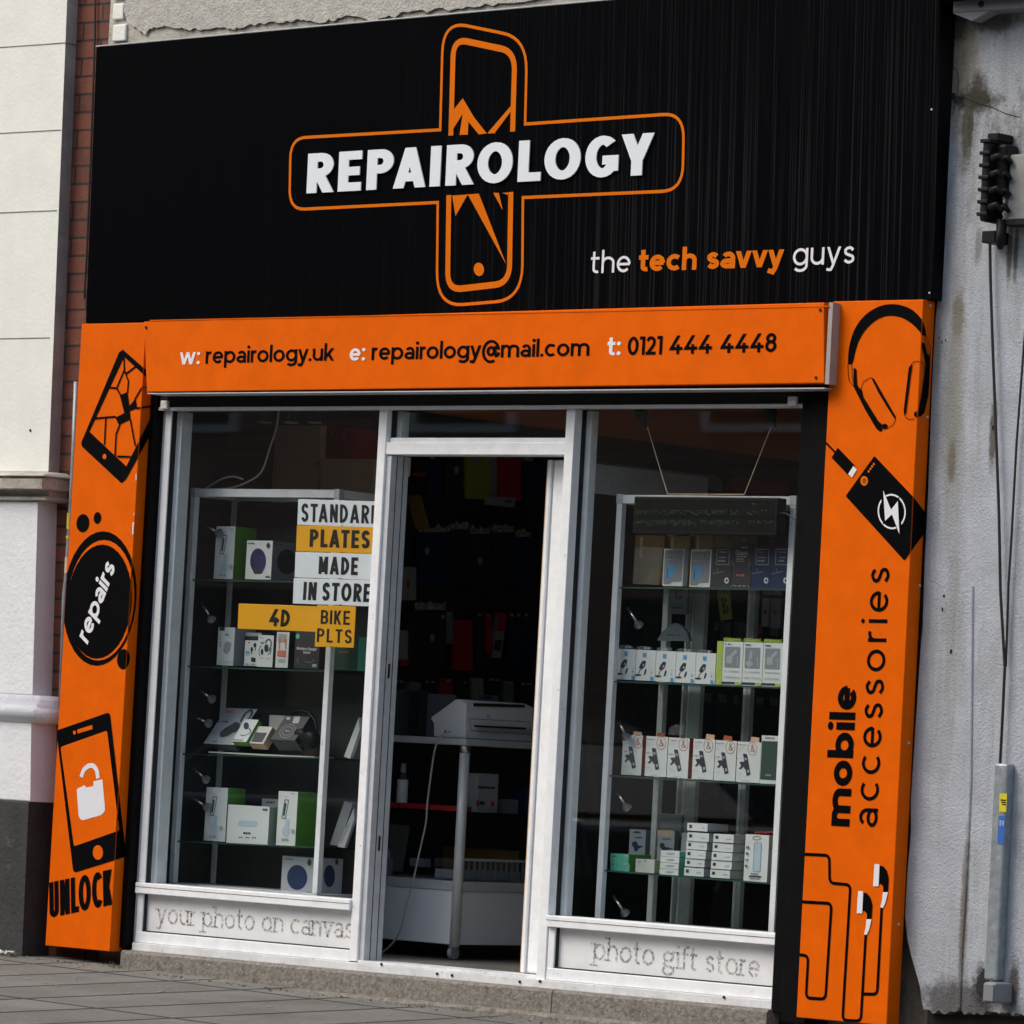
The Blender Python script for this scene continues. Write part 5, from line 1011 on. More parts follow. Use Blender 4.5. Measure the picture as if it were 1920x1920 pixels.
for k, (bl, br, tl, m, lab) in enumerate((((1030, 600), (1225, 603), (1040, 192), 'dgrey', 'dark screen protector pack left of the Glass one'), ((1228, 603), (1422, 605), (1240, 150), 'dgrey', 'dark screen protector pack with Glass lettering and a purple A'), ((1425, 606), (1618, 608), (1430, 192), 'navy', 'blue-black screen protector pack right of the Glass one'), ((1620, 608), (1815, 611), (1625, 196), 'navy', 'blue-black screen protector pack against the right cabinet post'))):
    q = bl[0]-1030
    if k == 1: art = [(lambda d: (d.text('Glass', (1275, 270), (1397, 272), (1277, 222), .16, .9, .06), d.tiny((1285, 292), (1390, 294), 14, 6), d.tiny((1285, 318), (1360, 320), 16, 5), d.tiny((1285, 336), (1372, 338), 8, 7), d.tiny((1335, 200), (1402, 202), 14, 4), d.stroke([(1240, 335), (1262, 380)], .8), d.stroke([(1432, 345), (1405, 385)], .8), d.stroke([(1250, 565), (1228, 595)], .8), d.stroke([(1398, 572), (1416, 600)], .8), d.tiny((1258, 582), (1390, 586), 8, 3)), 'white_print', 'lgrey'), (lambda d: (d.stroke([(1330, 372), (1298, 460)], 4), d.stroke([(1330, 372), (1362, 462)], 4)), 'letter_picture', 'purple'), (lambda d: d.tiny((1285, 482), (1370, 486), 22, 3), 'pink_print', 'peach')]
    else: art = [(lambda d: (d.stroke([(1090+q, 212), (1214+q, 214), (1208+q, 368), (1084+q, 364)], 1.2, 0, True), d.tiny((1115+q, 246), (1190+q, 248), 12, 5), d.tiny((1110+q, 300), (1190+q, 302), 12, 5), d.tiny((1100+q, 338), (1178+q, 340), 20, 5), d.stroke([(1045+q, 460), (1160+q, 435)], .9), d.stroke([(1100+q, 400), (1102+q, 450)], .7)), 'white_print', 'lgrey'), (lambda d: d.ell((1186+q, 525), 22, 30), 'round_seal', 'whiteart'), (lambda d: d.ell((1187+q, 526), 11, 16), 'seal_centre', 'navy')]
    carton(ZR1, bl, br, tl, .25, .012, m, m, lab, 'package', 'screen_protector_pack', 'screen protector packs', art=art)
# shelf 2
xs = [30, 222, 428, 636, 840, 1046]; ord_ = ('leftmost', 'second', 'third', 'fourth', 'fifth')
for k in range(5):
    q = xs[k]-30; by = 512+k*11; r = k*12
    o = carton(ZR2, (xs[k], by), (xs[k+1]-3, by+9), (xs[k]+10, 200+k*10), .25, .06, 'white', 'white', ord_[k]+' of the five white microphone boxes on the second shelf', 'box', 'microphone_box', 'white microphone boxes', art=[
        (lambda d: (d.poly([(112+q, 308+r), (145+q, 312+r), (135+q, 365+r), (98+q, 405+r), (70+q, 385+r), (85+q, 345+r)], 2), d.stroke([(85+q, 400+r), (65+q, 445+r)], 1.5), d.ell((62+q, 458+r), 34, 10, .2), d.poly([(138+q, 398+r), (152+q, 400+r), (140+q, 445+r), (120+q, 465+r), (126+q, 430+r)])), 'microphone_picture', 'print'),
        (lambda d: (d.poly([(112+q, 228+r), (148+q, 230+r), (146+q, 275+r), (110+q, 272+r)], 1), d.poly([(188+q, 475+r), (218+q, 477+r), (216+q, 522+r), (186+q, 520+r)]), ), 'blue_square', 'blue'),
        (lambda d: (d.tiny((188+q, 400+r), (220+q, 401+r), 4, 3), d.tiny((192+q, 445+r), (208+q, 446+r), 22, 1), d.poly([(112+q, 345+r), (130+q, 345+r), (128+q, 368+r), (108+q, 366+r)])), 'small_print', 'printgrey')])
    d = front(.26, 0, thick=.002).zoom(*ZR2); d.poly([(xs[k]+15+random.random()*30, 200+r), (xs[k]+170, 208+r), (xs[k]+178, 165+r+random.random()*12), (xs[k]+120, 150+r+random.random()*16), (xs[k]+60, 160+r), (xs[k]+20, 168+r)]); d.build('clear_hang_tab', M['fogbag'], o)
    d = front(.259, 0).zoom(*ZR2); d.tiny((xs[k]+95, 192+r), (xs[k]+160, 194+r), 22, 2); d.build('white_tab', M['lgrey'], o)
carton(ZR2, (1048, 563), (1112, 568), (1062, 120), .25, .08, 'lime', 'lime', 'lime green end panel beside the white charger boxes', 'box', 'display_tray', art=[(lambda d: [d.ell((1088, 290+i*48), 14, 20, ring=.7) for i in range(3)]+[d.ell((1080, 530), 9, 12)], 'icon_print', 'offwhite')])
for k, (x0, x1, tp) in enumerate(((1114, 1318, 125), (1321, 1524, 131), (1527, 1736, 138))):
    q = x0-1114; r = k*8
    o = carton(ZR2, (x0, 568+k*10), (x1, 577+k*10), (x0+20, tp), .25, .07, 'white', 'lime', ('left', 'middle', 'right')[k]+' one of the three white and lime charger boxes', 'box', 'charger_box', 'white and lime charger boxes', art=[
        (lambda d: d.poly([(1150+q, 178+r), (1306+q, 182+r), (1298+q, 398+r), (1142+q, 392+r)], 2.5), 'dark_window', 'grey'),
        (lambda d: (d.poly([(1165+q, 268+r), (1225+q, 270+r), (1225+q, 350+r), (1162+q, 348+r)], 3) if k != 1 else d.poly([(1395, 310), (1440, 355), (1392, 398), (1362, 350)], 2), d.stroke([(1215+q, 270+r), (1270+q, 218+r)] if k != 1 else [(1408, 310), (1420, 225)], 6), d.stroke([(1278+q, 280+r), (1276+q, 385+r)], 2)), 'charger_picture', 'lgrey'),
        (lambda d: (d.poly([(1112+q, 535+r), (1250+q, 541+r), (1248+q, 565+r), (1110+q, 560+r)]), d.tiny((1150+q, 158+r), (1210+q, 160+r), 14, 4)), 'black_print', 'print'),
        (lambda d: (d.tiny((1145+q, 432+r), (1295+q, 438+r), 10, 7), d.tiny((1135+q, 490+r), (1300+q, 498+r), 9, 8)), 'small_print', 'printgrey'),
        (lambda d: (d.poly([(1258+q, 540+r), (1310+q, 543+r), (1308+q, 572+r), (1256+q, 570+r)])), 'lime_corner', 'lime')])
    P = []
    for i in range(40): u = i/39; c = Y(pz(ZR2, (x0+25+(x1-x0-25)*u, tp-14)), .30); P.append(c+Vector((0, .008*math.cos(i*1.6), .008*math.sin(i*1.6))))
    B().tube(P, .0022, 5).build('lime_coil', M['lime'], o)
# shelf 3
xb = [(80, 285), (320, 543), (548, 765), (805, 1028), (1032, 1252), (1258, 1502)]; ord6 = ('first', 'second', 'third', 'fourth', 'fifth', 'last')
for k, (x0, x1) in enumerate(xb):
    q = x0-80; r = k*14.5
    carton(ZR3, (x0, 505+k*15), (x1, 517+k*15), (x0+18, 95+k*14), .25, .07, 'white', 'cartonorange', ord6[k]+' of the six white phone holder boxes with an orange ampersand', 'box', 'phone_holder_box', 'phone holder boxes with ampersand', mt='cartonorange', art=[
        (lambda d: (d.ell((252+q, 168+r), 46, 66, ring=1.0), d.text('&', (232+q, 200+r), (276+q, 202+r), (236+q, 128+r), .11)), 'ampersand_print', 'cartonorange'),
        (lambda d: (d.poly([(155+q, 218+r), (196+q, 222+r), (232+q, 432+r), (192+q, 446+r)], 1.5), d.poly([(118+q, 305+r), (158+q, 300+r), (212+q, 320+r), (222+q, 385+r), (175+q, 382+r), (160+q, 350+r), (130+q, 378+r), (112+q, 372+r), (138+q, 345+r)])), 'phone_holder_picture', 'print'),
        (lambda d: (d.poly([(170+q, 260+r), (192+q, 262+r), (196+q, 285+r), (174+q, 284+r)]), d.poly([(196+q, 385+r), (216+q, 384+r), (222+q, 412+r), (200+q, 416+r)])), 'screen_glint', 'printgrey'),
        (lambda d: (d.tiny((100+q, 130+r), (190+q, 133+r), 8, 5), d.tiny((100+q, 270+r), (148+q, 271+r), 9, 4)), 'orange_print', 'cartonorange'),
        (lambda d: (d.tiny((98+q, 165+r), (170+q, 167+r), 4, 6), d.tiny((98+q, 190+r), (150+q, 191+r), 4, 5), d.tiny((92+q, 420+r), (150+q, 423+r), 4, 5), d.tiny((140+q, 497+r), (230+q, 502+r), 5, 7)), 'small_print', 'printgrey')])
carton(ZR3, (1503, 596), (1678, 606), (1500+22, 102), .25, .05, 'white', 'white', 'white framed box with a dark green phone case, right end of the third shelf', 'box', 'phone_case_box', art=[(lambda d: d.poly([(1530, 160), (1692, 166), (1674, 566), (1508, 556)]), 'green_case', 'casegreen'), (lambda d: d.text('GUESS', (1560, 140), (1656, 144), (1562, 120), .18, .8, .25), 'grey_lettering', 'print'), (lambda d: d.tiny((1565, 520), (1620, 522), 16, 3), 'small_print', 'lgrey')])
slab(ZR3, [(560, 98), (722, 104), (728, 0), (640, -10), (575, 20)], .32, .004, 'fogbag', 'clear plastic sleeve sticking up behind the phone holder boxes', 'clear_sleeve', 'sleeve')
for k, x in enumerate((190, 430, 940, 1120, 1400)): 
    slab(ZR3, [(x, 160+k*10), (x+95, 165+k*10), (x+100, 72+k*14), (x+20, 60+k*14)], .315, .004, 'tan' if k % 2 == 0 else 'cartonorange', ('brown', 'orange', 'buff', 'orange-brown', 'pale')[k]+' card tab poking up behind the phone holder boxes, number %s from the left' % ('one', 'two', 'three', 'four', 'five')[k], 'card_tab', 'card')
# shelf 4
for k in range(2): carton(ZR4, (78, 722-82*k), (275-8*k, 728-82*k), (84, 640-92*k), .25, .14, 'mint', 'green', ('lower', 'upper')[k]+' mint green box at the left end of the bottom shelf', group='mint green boxes', art=[(lambda d: d.tiny((95, 665-84*k), (150, 667-84*k), 8, 4), 'small_print', 'dkgreen'), (lambda d: d.tiny((215, 665-84*k), (258, 667-84*k), 16, 2), 'pale_print', 'offwhite')])
carton(ZR4, (335, 738), (530, 750), (345, 604), .25, .09, 'offwhite', 'tan', 'cream box with a barcode beside the mint boxes', art=[(lambda d: (d.tiny((358, 650), (402, 652), 34, 5), d.tiny((355, 672), (445, 676), 6, 6), d.tiny((420, 640), (450, 641), 22, 2)), 'barcode_print', 'printgrey')])
for k in range(4): carton(ZR4, (583+5*k, 765-63*k), (778+4*k, 775-63*k), (590+5*k, 706-63*k), .25, .10, 'white', 'mint', ('bottom', 'second', 'third', 'top')[k]+' white box in the short stack with curved pictures', group='small white boxes with curved pictures', art=[(lambda d: (d.ell((688+4*k, 742-63*k), 46, 12)), 'oval_picture', 'lgrey')])
for k, (a, b_, c, e) in enumerate(((835, 1040, 785, 692), (845, 1047, 690, 602), (852, 1058, 606, 512), (858, 1072, 514, 420), (868, 1092, 428, 330), (868, 1078, 322, 232))):
    carton(ZR4, (a, c-10), (b_, c+2), (a+5, e), .25+.004*(k % 2), .13, 'white', 'lgrey', ('lowest', 'second lowest', 'third lowest', 'fourth', 'fifth', 'topmost')[k]+' small white box of the tall six-box stack', group='stacked small white boxes', art=[(lambda d: d.poly([(a+22, e+22), (a+52, e+23), (a+51, e+56), (a+21, e+54)]), 'barcode_print', 'print'), (lambda d: d.tiny((b_-75, c-32), (b_-25, c-30), 10, 3), 'small_print', 'printgrey')], mt='lgrey')
for k, (a, b_, c, e) in enumerate(((1103, 1308, 805, 714), (1112, 1326, 714, 622), (1119, 1331, 624, 532), (1130, 1341, 534, 440), (1138, 1347, 440, 346))):
    carton(ZR4, (a, c-10), (b_, c+2), (a+5, e), .25+.004*(k % 2), .13, 'white', 'offwhite', ('lowest', 'second', 'middle', 'fourth', 'top')[k]+' small white box of the five-box stack beside the phone case box', group='stacked small white boxes', art=[(lambda d: d.poly([(a+22, e+22), (a+52, e+23), (a+51, e+56), (a+21, e+54)]), 'barcode_print', 'print'), (lambda d: d.tiny((b_-75, c-32), (b_-25, c-30), 10, 3), 'small_print', 'printgrey')], mt='offwhite')
carton(ZR4, (1447, 828), (1690, 842), (1468, 350), .25, .05, 'white', 'offwhite', 'tall white box with a pale blue phone outline, right end of the bottom shelf', 'box', 'phone_case_box', art=[(lambda d: d.stroke([(1560, 440), (1636, 442), (1620, 740), (1544, 735)], 1.6, 3, True), 'phone_outline', 'printgrey'), (lambda d: d.poly([(1566, 446), (1631, 448), (1615, 735), (1550, 730)], 3), 'phone_picture', 'paleblue'), (lambda d: (d.ell((1585, 392), 42, 18, ring=.9), d.poly([(1505, 775), (1628, 782), (1627, 797), (1504, 790)]), d.tiny((1525, 765), (1600, 768), 12, 4), d.tiny((1510, 812), (1620, 818), 10, 6), [d.tiny((1480-q*4, 500+q*64), (1508-q*4, 501+q*64), 26, 2) for q in range(4)]), 'black_print', 'print')])
P = [Y(pz(ZR4, (1565+i*11, 335+10*math.sin(i*1.9))), .33) for i in range(19)]; o = B().tube(P, .0028, 6).build('red_cable', M['red']); tag(o, 'red looped cable lying behind the tall white phone case box', 'cable')
carton(ZR4, (258, 722), (425, 728), (275, 298), .40, .03, 'lgrey', 'grey', 'grey hanging box with an earphone picture behind the mint boxes', art=[(lambda d: (d.ell((330, 455), 30, 30), d.poly([(310, 455), (430, 480), (370, 495), (350, 530), (330, 530)])), 'earphone_picture', 'navy'), (lambda d: (d.poly([(313, 332), (352, 318), (393, 334), (390, 342), (315, 340)]), d.tiny((330, 392), (410, 394), 12, 4)), 'dark_print', 'print')])
carton(ZR4, (548, 735), (722, 742), (562, 308), .40, .03, 'lgrey', 'grey', 'grey hanging box with a peach top behind the short stack', art=[(lambda d: d.poly([(562, 308), (726, 312), (724, 375), (559, 371)]), 'peach_header', 'tan'), (lambda d: (d.ell((612, 470), 26, 30), d.poly([(590, 470), (730, 500), (650, 515), (620, 530)]), d.tiny((615, 408), (702, 410), 12, 4)), 'earphone_picture', 'print')])
carton(ZR4, (575, 620), (788, 628), (588, 135), .46, .02, 'grey', 'grey', 'tall grey card with fine lines at the back of the bottom shelf', 'card', 'grey_card', art=[(lambda d: [d.stroke([(592, 160+i*24), (785, 166+i*24)], .5) for i in range(8)], 'line_print', 'print')])
carton(ZR4, (800, 600), (880, 604), (803, 335), .36, .05, 'grey', 'grey', 'small grey box half hidden behind the six-box stack')
# things seen through the cabinet, hung on its back
carton(ZR1, (598, 855), (785, 862), (606, 600), .50, .02, 'grey', 'grey', 'grey card with a big letter G behind the second shelf', 'card', 'letter_card', art=[(lambda d: (d.text('G', (668, 712), (745, 716), (672, 625), .17), d.tiny((670, 765), (730, 767), 10, 3), d.tiny((635, 805), (755, 809), 18, 5)), 'letter_print', 'print')])
slab(ZR1, [(490, 1125), (810, 1130), (790, 1050), (740, 985), (680, 950), (640, 960), (540, 1040)], .42, .02, 'grey', 'brown-grey shield-shaped card rising behind the microphone boxes', 'shaped_card', 'card', art=[(lambda d: d.tiny((590, 1075), (720, 1079), 12, 6), 'small_print', 'print')])
slab(ZR1, [(1125, 925), (1232, 910), (1205, 650), (1088, 640)], .62, .01, 'olive', 'yellowish pack hanging crooked behind the second shelf', 'hanging_pack', 'package', art=[(lambda d: d.text('BIG', (1150, 860), (1210, 860), (1130, 700), .2), 'dark_print', 'print')])
d_ = ((1530, 700, 1600, 980, 'printgrey'), (1620, 705, 1720, 1000, 'grey'))
for k, (x0, y0_, x1, y1_, m) in enumerate(d_): carton(ZR1, (x0, y1_), (x1, y1_+4), (x0+10, y0_), .70, .015, m, m, ('slim', 'wide')[k]+' grey clear-bagged pack hanging behind the right end of the second shelf', 'package', 'hanging_pack', art=[(lambda d: d.ell(((x0+x1)/2+6, y0_+140), 16, 26), 'red_spot', 'hookred')])

# ---- LED sign hung in the right window
t = thing('led_sign', 'black LED scrolling sign with dim green dots hung by two cords in the right window', 'LED sign', Y(pz(Z9, (1010, 1000)), .12))
a = Y(pz(Z9, (480, 998)), .11); c = Y(pz(Z9, (1528, 742)), .11)
B().box(a.x, c.x, .112, .17, a.z, c.z).build('case', M['darkplast'], t, bevel=.004); B().box(a.x+.012, c.x-.012, .1105, .1118, a.z+.012, c.z-.012).build('matrix', M['led'], t)
d = front(.1105, .0006).zoom(*Z9)
for x in range(510, 1500, 15):
    for (y, pr) in ((832, .62), (846, .45), (858, .30), (905, .6), (918, .75), (932, .3)):
        if (1230 < x < 1300) or (x > 1340 and random.random() < .35) or random.random() > pr: continue
        d.k = 0; d.stroke([(x+random.random()*6, y+random.random()*8), (x+7+random.random()*6, y+random.random()*8)], 1.0)
d.k = 0; d.stroke([(1345, 785), (1370, 788)], 1.1); d.build('lit_dots', M['ledon'], t)
for (p, q) in (((592, 235), (738, 718)), ((1482, 232), (1290, 718))):
    P = [Y(pz(Z9, p), .09), Y(pz(Z9, q), .11)]; B().tube(P, .0022, 6).build('hanging_cord', M['tan'], t)
B().tube([Y(pz(Z9, (738, 716)), .11), Y(pz(Z9, (1290, 718)), .11)], .002, 6).build('hanging_cord', M['tan'], t)
B().tube([Y(pz(Z9, p), .13) for p in ((1530, 852), (1590, 855), (1640, 890), (1692, 940))], .0025, 6).build('power_cord', M['cable'], t)
for k, (x, y) in enumerate(((540, 100), (1470, 100))):
    o = thing('suction_hook', ('left', 'right')[k]+' black suction hook holding a cord of the LED sign', 'hook', Y(pz(Z9, (x, y)), .06))
    c = Y(pz(Z9, (x, y+35)), .062); B().tube([c, c+Vector((0, .012, 0)), c+Vector((0, .02, 0))], [.030, .028, .012], 16).build('suction_cup', M['darkplast'], o, smooth=True)
    B().tube([Y(pz(Z9, (x+8, y+50)), .08), Y(pz(Z9, (x+25, y+95)), .085), Y(pz(Z9, (x+40, y+140)), .09)], [.016, .014, .006], 10).build('clip', M['darkplast'], o, smooth=True)

# ---- upper part of the left window
o = B().tube([Y(pz(Z6, p), .30) for p in cat([(1052, 60), (1045, 150), (1030, 240), (985, 380), (920, 560), (800, 640), (700, 672), (600, 681), (525, 679), (580, 640), (640, 606), (720, 590), (790, 610)], 4)], .0042, 6).build('white_cable', M['cablew']); tag(o, 'white cable looping down onto the top of the left display cabinet', 'cable')
def upright(Zm, x0, x1, yt, y, depth, m, label, cat_, name, zb=.044, art=(), yb=None):
    a = Y(pz(Zm, (x0, yt)), y); c = Y(pz(Zm, (x1, yt)), y); z = zb if yb is None else Y(pz(Zm, (x0, yb)), y).z
    o = B().box(a.x, c.x, y, y+depth, z, a.z).build(name, M[m], None, bevel=.003); tag(o, label, cat_)
    for q, (fn, nm, mm) in enumerate(art): d = front(y, .0008+.0005*q).zoom(*Zm); fn(d); d.build(nm, M[mm], o)
    return o
upright(Z6, 782, 1352, 222, .80, .04, 'tan', 'tall plywood cupboard behind the left display cabinet', 'cupboard', 'cupboard', art=[(lambda d: (d.stroke([(1305, 492), (1340, 492)], 1.2), d.stroke([(1308, 492), (1308, 540)], 1.2), d.stroke([(1330, 492), (1330, 545)], 1.2)), 'hook', 'hole'), (lambda d: d.stroke([(1025, 430), (1022, 660)], .8), 'door_gap', 'hole')])
upright(Z6, 1356, 1730, 462, .78, .03, 'tan', 'lower plywood cupboard next to the tall one in the left window', 'cupboard', 'cupboard')
upright(Z6, 595, 780, 432, .74, .2, 'dgrey', 'black loudspeaker standing left of the plywood cupboard', 'speaker', 'loudspeaker')
upright(Z6, 455, 560, 150, .60, .02, 'olive', 'yellow-green strip of wall board at the left of the left window', 'board', 'wall_board')
upright(Z6, 632, 655, 110, .72, .02, 'lgrey', 'thin pale upright pole behind the left window', 'pole', 'pole')
for k, (x0, x1, m) in enumerate(((1400, 1470, 'red'), (1490, 1590, 'hookred'))): upright(Z6, x0, x1, 235, .95, .15, m, ('bright', 'dark')[k]+' red carton on top of the lower plywood cupboard', 'box', 'carton', yb=468, art=[(lambda d: d.tiny((x0+20, 300), (x0+50, 301), 28, 1), 'pale_label', 'lgrey')])
for k, x in enumerate((950, 1140, 1310)):
    c = Y(pz(Z6, (x, 150)), .5); o = thing('ceiling_spot', ('left', 'middle', 'right')[k]+' glass spotlight at the ceiling inside the left window', 'lamp', c)
    B().tube([c+Vector((0, 0, .2)), c+Vector((0, 0, .03)), c, c-Vector((0, 0, .03))], [.012, .014, .026, .030], 12, cap=False).build('lamp_shade', M['cabglass'], o, smooth=True); B().tube([c+Vector((0, 0, -.034)), c+Vector((0, 0, -.028))], [.03, .03], 12).build('lens', M['lgrey'], o)

# ---- counter with printer in the doorway
cx0, cx1, cy0, cy1, cz0, cz1 = .30, 1.125, .837, 1.60, .109, .976
t = thing('glass_counter', 'grey and white glass-fronted shop counter on castors inside the doorway', 'counter', (.8, 1.2, .044))
B().box(cx0, cx1-.02, cy0+.01, cy1, cz0, .335).build('base', M['printer'], t, bevel=.003); B().box(cx0, cx1-.012, cy0+.004, cy1, .3355, .375).build('glazing_rail', M['greyalu'], t, bevel=.002)
B().box(cx0, cx1+.005, cy0-.005, cy1, cz1-.028, cz1).build('top', M['greyalu'], t, bevel=.003)
for (x, y) in ((cx1-.02, cy0+.02), (cx0+.02, cy0+.02), (cx1-.02, cy1-.02)): 
    B().tube([(x, y, cz0-.01), (x, y, cz1-.002)], .022, 16).build('corner_post', M['silver'], t, smooth=True)
B().tube([(cx1-.02, cy0+.02, cz1-.06), (cx1-.02, cy0+.02, cz1-.029)], .0235, 16).build('post_cap', M['chrome'], t, smooth=True)
for z in (.66,): B().box(cx0, cx1-.03, cy0+.03, cy1-.02, z, z+.006).build('shelf', M['shelf'], t)
for n_, q in (('front_pane', [(cx0+.03, cy0+.015, .376), (cx1-.045, cy0+.015, .376), (cx1-.045, cy0+.015, cz1-.029), (cx0+.03, cy0+.015, cz1-.029)]), ('side_pane', [(cx1-.015, cy0+.045, .376), (cx1-.015, cy1-.03, .376), (cx1-.015, cy1-.03, cz1-.029), (cx1-.015, cy0+.045, cz1-.029)])):
    bb = B(); bb.add(q, [(0, 1, 2, 3)]); bb.flat = True; bb.build(n_, M['cabglass'], t)
for (x, y) in ((cx1-.05, cy0+.05), (cx0+.05, cy0+.05), (cx1-.05, cy1-.05)):
    w = B().disc((x-.012, y, .074), (1, 0, 0), .027, .022, 20).build('castor', M['lgrey'], t, smooth=False); B().box(x-.016, x+.016, y-.012, y+.012, .095, cz0+.002).build('fork', M['chrome'], w)
t = thing('printer', 'grey-white desktop printer with sloping lid on the counter', 'printer', (.95, 1.05, cz1))
yp = .87; k0 = Y(pz(Z8B, (580, 388)), yp); dzp = cz1+.002-k0.z
pr = [Y(pz(Z8B, p), yp)+Vector((0, 0, dzp)) for p in ((392, 372), (394, 300), (378, 276), (374, 264), (522, 156), (540, 153), (588, 176), (582, 388))]
pr[0].z = pr[-1].z = cz1+.002
B().prism(pr, (0, .44, 0)).build('body', M['printer'], t, bevel=.006, seg=3)
xs_ = pr[-1].x
d = Draw((xs_, 0, 0), (0, 1, 0), (1, 0, 0), .001, 300).zoom(*Z8B)
d.poly([(632, 186), (942, 196), (938, 214), (632, 206)]); d.poly([(632, 318), (950, 334), (946, 346), (640, 330)]); d.build('paper_slot', M['hole'], t)
d = Draw((xs_, 0, 0), (0, 1, 0), (1, 0, 0), .001, 300).zoom(*Z8B); d.stroke([(610, 280), (975, 300), (968, 372), (615, 350)], .8, 0, True); d.text('B', (715, 278), (731, 278), (716, 260), .14); d.tiny((895, 296), (925, 298), 5, 3); d.build('panel_line', M['grey'], t)
B().box(xs_, xs_+.016, yp+.06, yp+.42, pr[-1].z+.035, pr[-1].z+.05).build('output_tray', M['lgrey'], t, bevel=.002)
d = front(yp, .001).zoom(*Z8B); d.poly([(458, 350), (470, 351), (470, 363), (458, 362)]); d.poly([(484, 352), (495, 353), (495, 363), (484, 362)]); d.build('socket', M['hole'], t)
o = B().tube([Y(pz(Z8B, p), .80) for p in cat([(488, 358), (440, 385), (405, 450), (385, 560), (372, 660), (355, 800), (348, 900), (325, 1010), (300, 1120), (265, 1280), (225, 1430), (190, 1560), (135, 1640), (75, 1688)], 3)], .0042, 6).build('printer_cable', M['cablew']); tag(o, 'thin white cable hanging from the printer down to the doorway floor', 'cable')
def cyl(p, r, h, m, label, cat_, name, parts=()):
    t = thing(name, label, cat_, p)
    for nm, r0, r1, z0, z1, mm in parts: B().tube([p+Vector((0, 0, z0)), p+Vector((0, 0, z1))], [r0, r1], 14).build(nm, M[mm], t, smooth=False)
    return t
p = Y(pz(Z8B, (203, 750)), .95); p.z = .668
cyl(p, .02, .2, 'white', 'white spray bottle with a trigger top on the counter shelf', 'bottle', 'spray_bottle', (('body', .024, .024, 0, .12, 'printer'), ('neck', .022, .010, .121, .15, 'fogbag'), ('pump', .013, .010, .151, .19, 'lgrey')))
p = on(pz(Z8B, (120, 1110)), 1, .93); p.z = .378
cyl(p, .02, .2, 'white', 'pale bottle on the counter floor at the door jamb', 'bottle', 'spray_bottle', (('body', .022, .022, 0, .07, 'grey'), ('cap', .012, .006, .071, .11, 'lgrey')))
def cbox(x, y, w, d, h, z, m, label, name='carton', cat_='box', art=None):
    o = B().box(x, x+w, y, y+d, z, z+h).build(name, M[m], None, bevel=.002); tag(o, label, cat_); return o
q = on(pz(Z8B, (655, 812)), 0, 1.06); t = cbox(.96, q.y, .10, .13, .165, .668, 'lgrey', 'white tub with red band and barcode on the counter shelf', 'tub', 'tub')
d = Draw((1.06, 0, 0), (0, 1, 0), (1, 0, 0), .001, 300).zoom(*Z8B); d.poly([(660, 684), (762, 690), (762, 702), (660, 698)]); d.poly([(668, 775), (700, 777), (700, 798), (668, 796)]); d.build('black_band', M['print'], t)
d = Draw((1.06, 0, 0), (0, 1, 0), (1, 0, 0), .0012, 300).zoom(*Z8B); d.poly([(650, 770), (664, 771), (664, 806), (650, 805)]); d.poly([(738, 775), (758, 776), (758, 808), (736, 806)]); d.build('red_band', M['red'], t)
for k in range(4): cbox(.40+.17*k, .87, .15, .10, .022, .668, 'hookred', 'dark red packet lying flat on the counter shelf', 'packet', 'packet')['group'] = 'red packets on the counter shelf'
q = on(pz(Z8B, (840, 760)), 0, 1.03); cbox(.95, q.y, .08, .07, .06, .668, 'grey', 'small blue-grey box behind the white tub'); cbox(.95, q.y+.12, .08, .06, .11, .668, 'navy', 'small dark blue box behind the white tub')
cbox(.62, 1.30, .3, .16, .13, .378, 'gold', 'brown cardboard box at the back of the counter floor')
t = thing('basket', 'grey slotted plastic basket on the floor of the counter', 'basket', (.95, 1.0, .378))
for k in range(12): B().box(1.06, 1.066, .93+k*.035, .942+k*.035, .380, .46).build('slat', M['grey'], t)
B().box(1.058, 1.070, .92, 1.36, .461, .472).build('rim', M['greyalu'], t); B().box(.90, 1.055, .93, 1.34, .379, .383).build('bottom', M['grey'], t); B().box(.90, 1.05, .94, 1.32, .384, .42).build('contents', M['lgrey'], t)
slab(Z8B, [(120, 1190), (190, 1195), (235, 920), (100, 912), (100, 1000)], .90, .02, 'fogbag', 'clear zip bag standing at the left of the counter floor', 'zip_bag', 'bag')
for k, (x, w, m) in enumerate(((250, 80, 'grey'), (400, 110, 'fogbag'))): slab(Z8B, [(x, 1165), (x+w, 1170), (x+w, 1120), (x, 1115)], 1.0, .05, m, ('grey carton', 'clear bag')[k]+' lying on the counter floor behind the front pane', 'packet', 'packet')
# goods behind the counter
def wallpack(x0, x1, y0, y1, m, label, Zm=Z8, xw=.03, name='hanging_pack', lean=0, th=.02, art=(), group='packs hung on the left wall', cat_='package'):
    pts = [(x0+lean*-1, y1), (x1-lean, y1+ (x1-x0)*.04), (x1, y0+(x1-x0)*.10), (x0, y0)]
    o = B().prism([on(pz(Zm, p), 0, xw) for p in pts], (-th, 0, 0)).build(name, M[m]); tag(o, label, cat_, group)
    for q, (fn, nm, mm) in enumerate(art): d = Draw((xw, 0, 0), (0, 1, 0), (1, 0, 0), .001+.0006*q, 300).zoom(*Zm); fn(d); d.build(nm, M[mm], o)
    return o
oval = lambda x, y: [(lambda d: d.ell((x, y), 15, 27), 'grey_oval', 'printgrey')]
wallpack(300, 388, 395, 500, 'dgrey', 'small dark pack with red foot high in the doorway', art=[(lambda d: d.poly([(290, 500), (372, 502), (370, 525), (290, 522)]), 'red_foot', 'red')])
wallpack(495, 615, 390, 655, 'dgrey', 'dark pack with a grey oval left of the olive pack', art=oval(568, 485))
wallpack(630, 785, 390, 668, 'olive', 'olive green pack hanging at the top of the doorway', art=[(lambda d: d.poly([(682, 400), (722, 402), (720, 460), (680, 455)]), 'grey_tag', 'printgrey')])
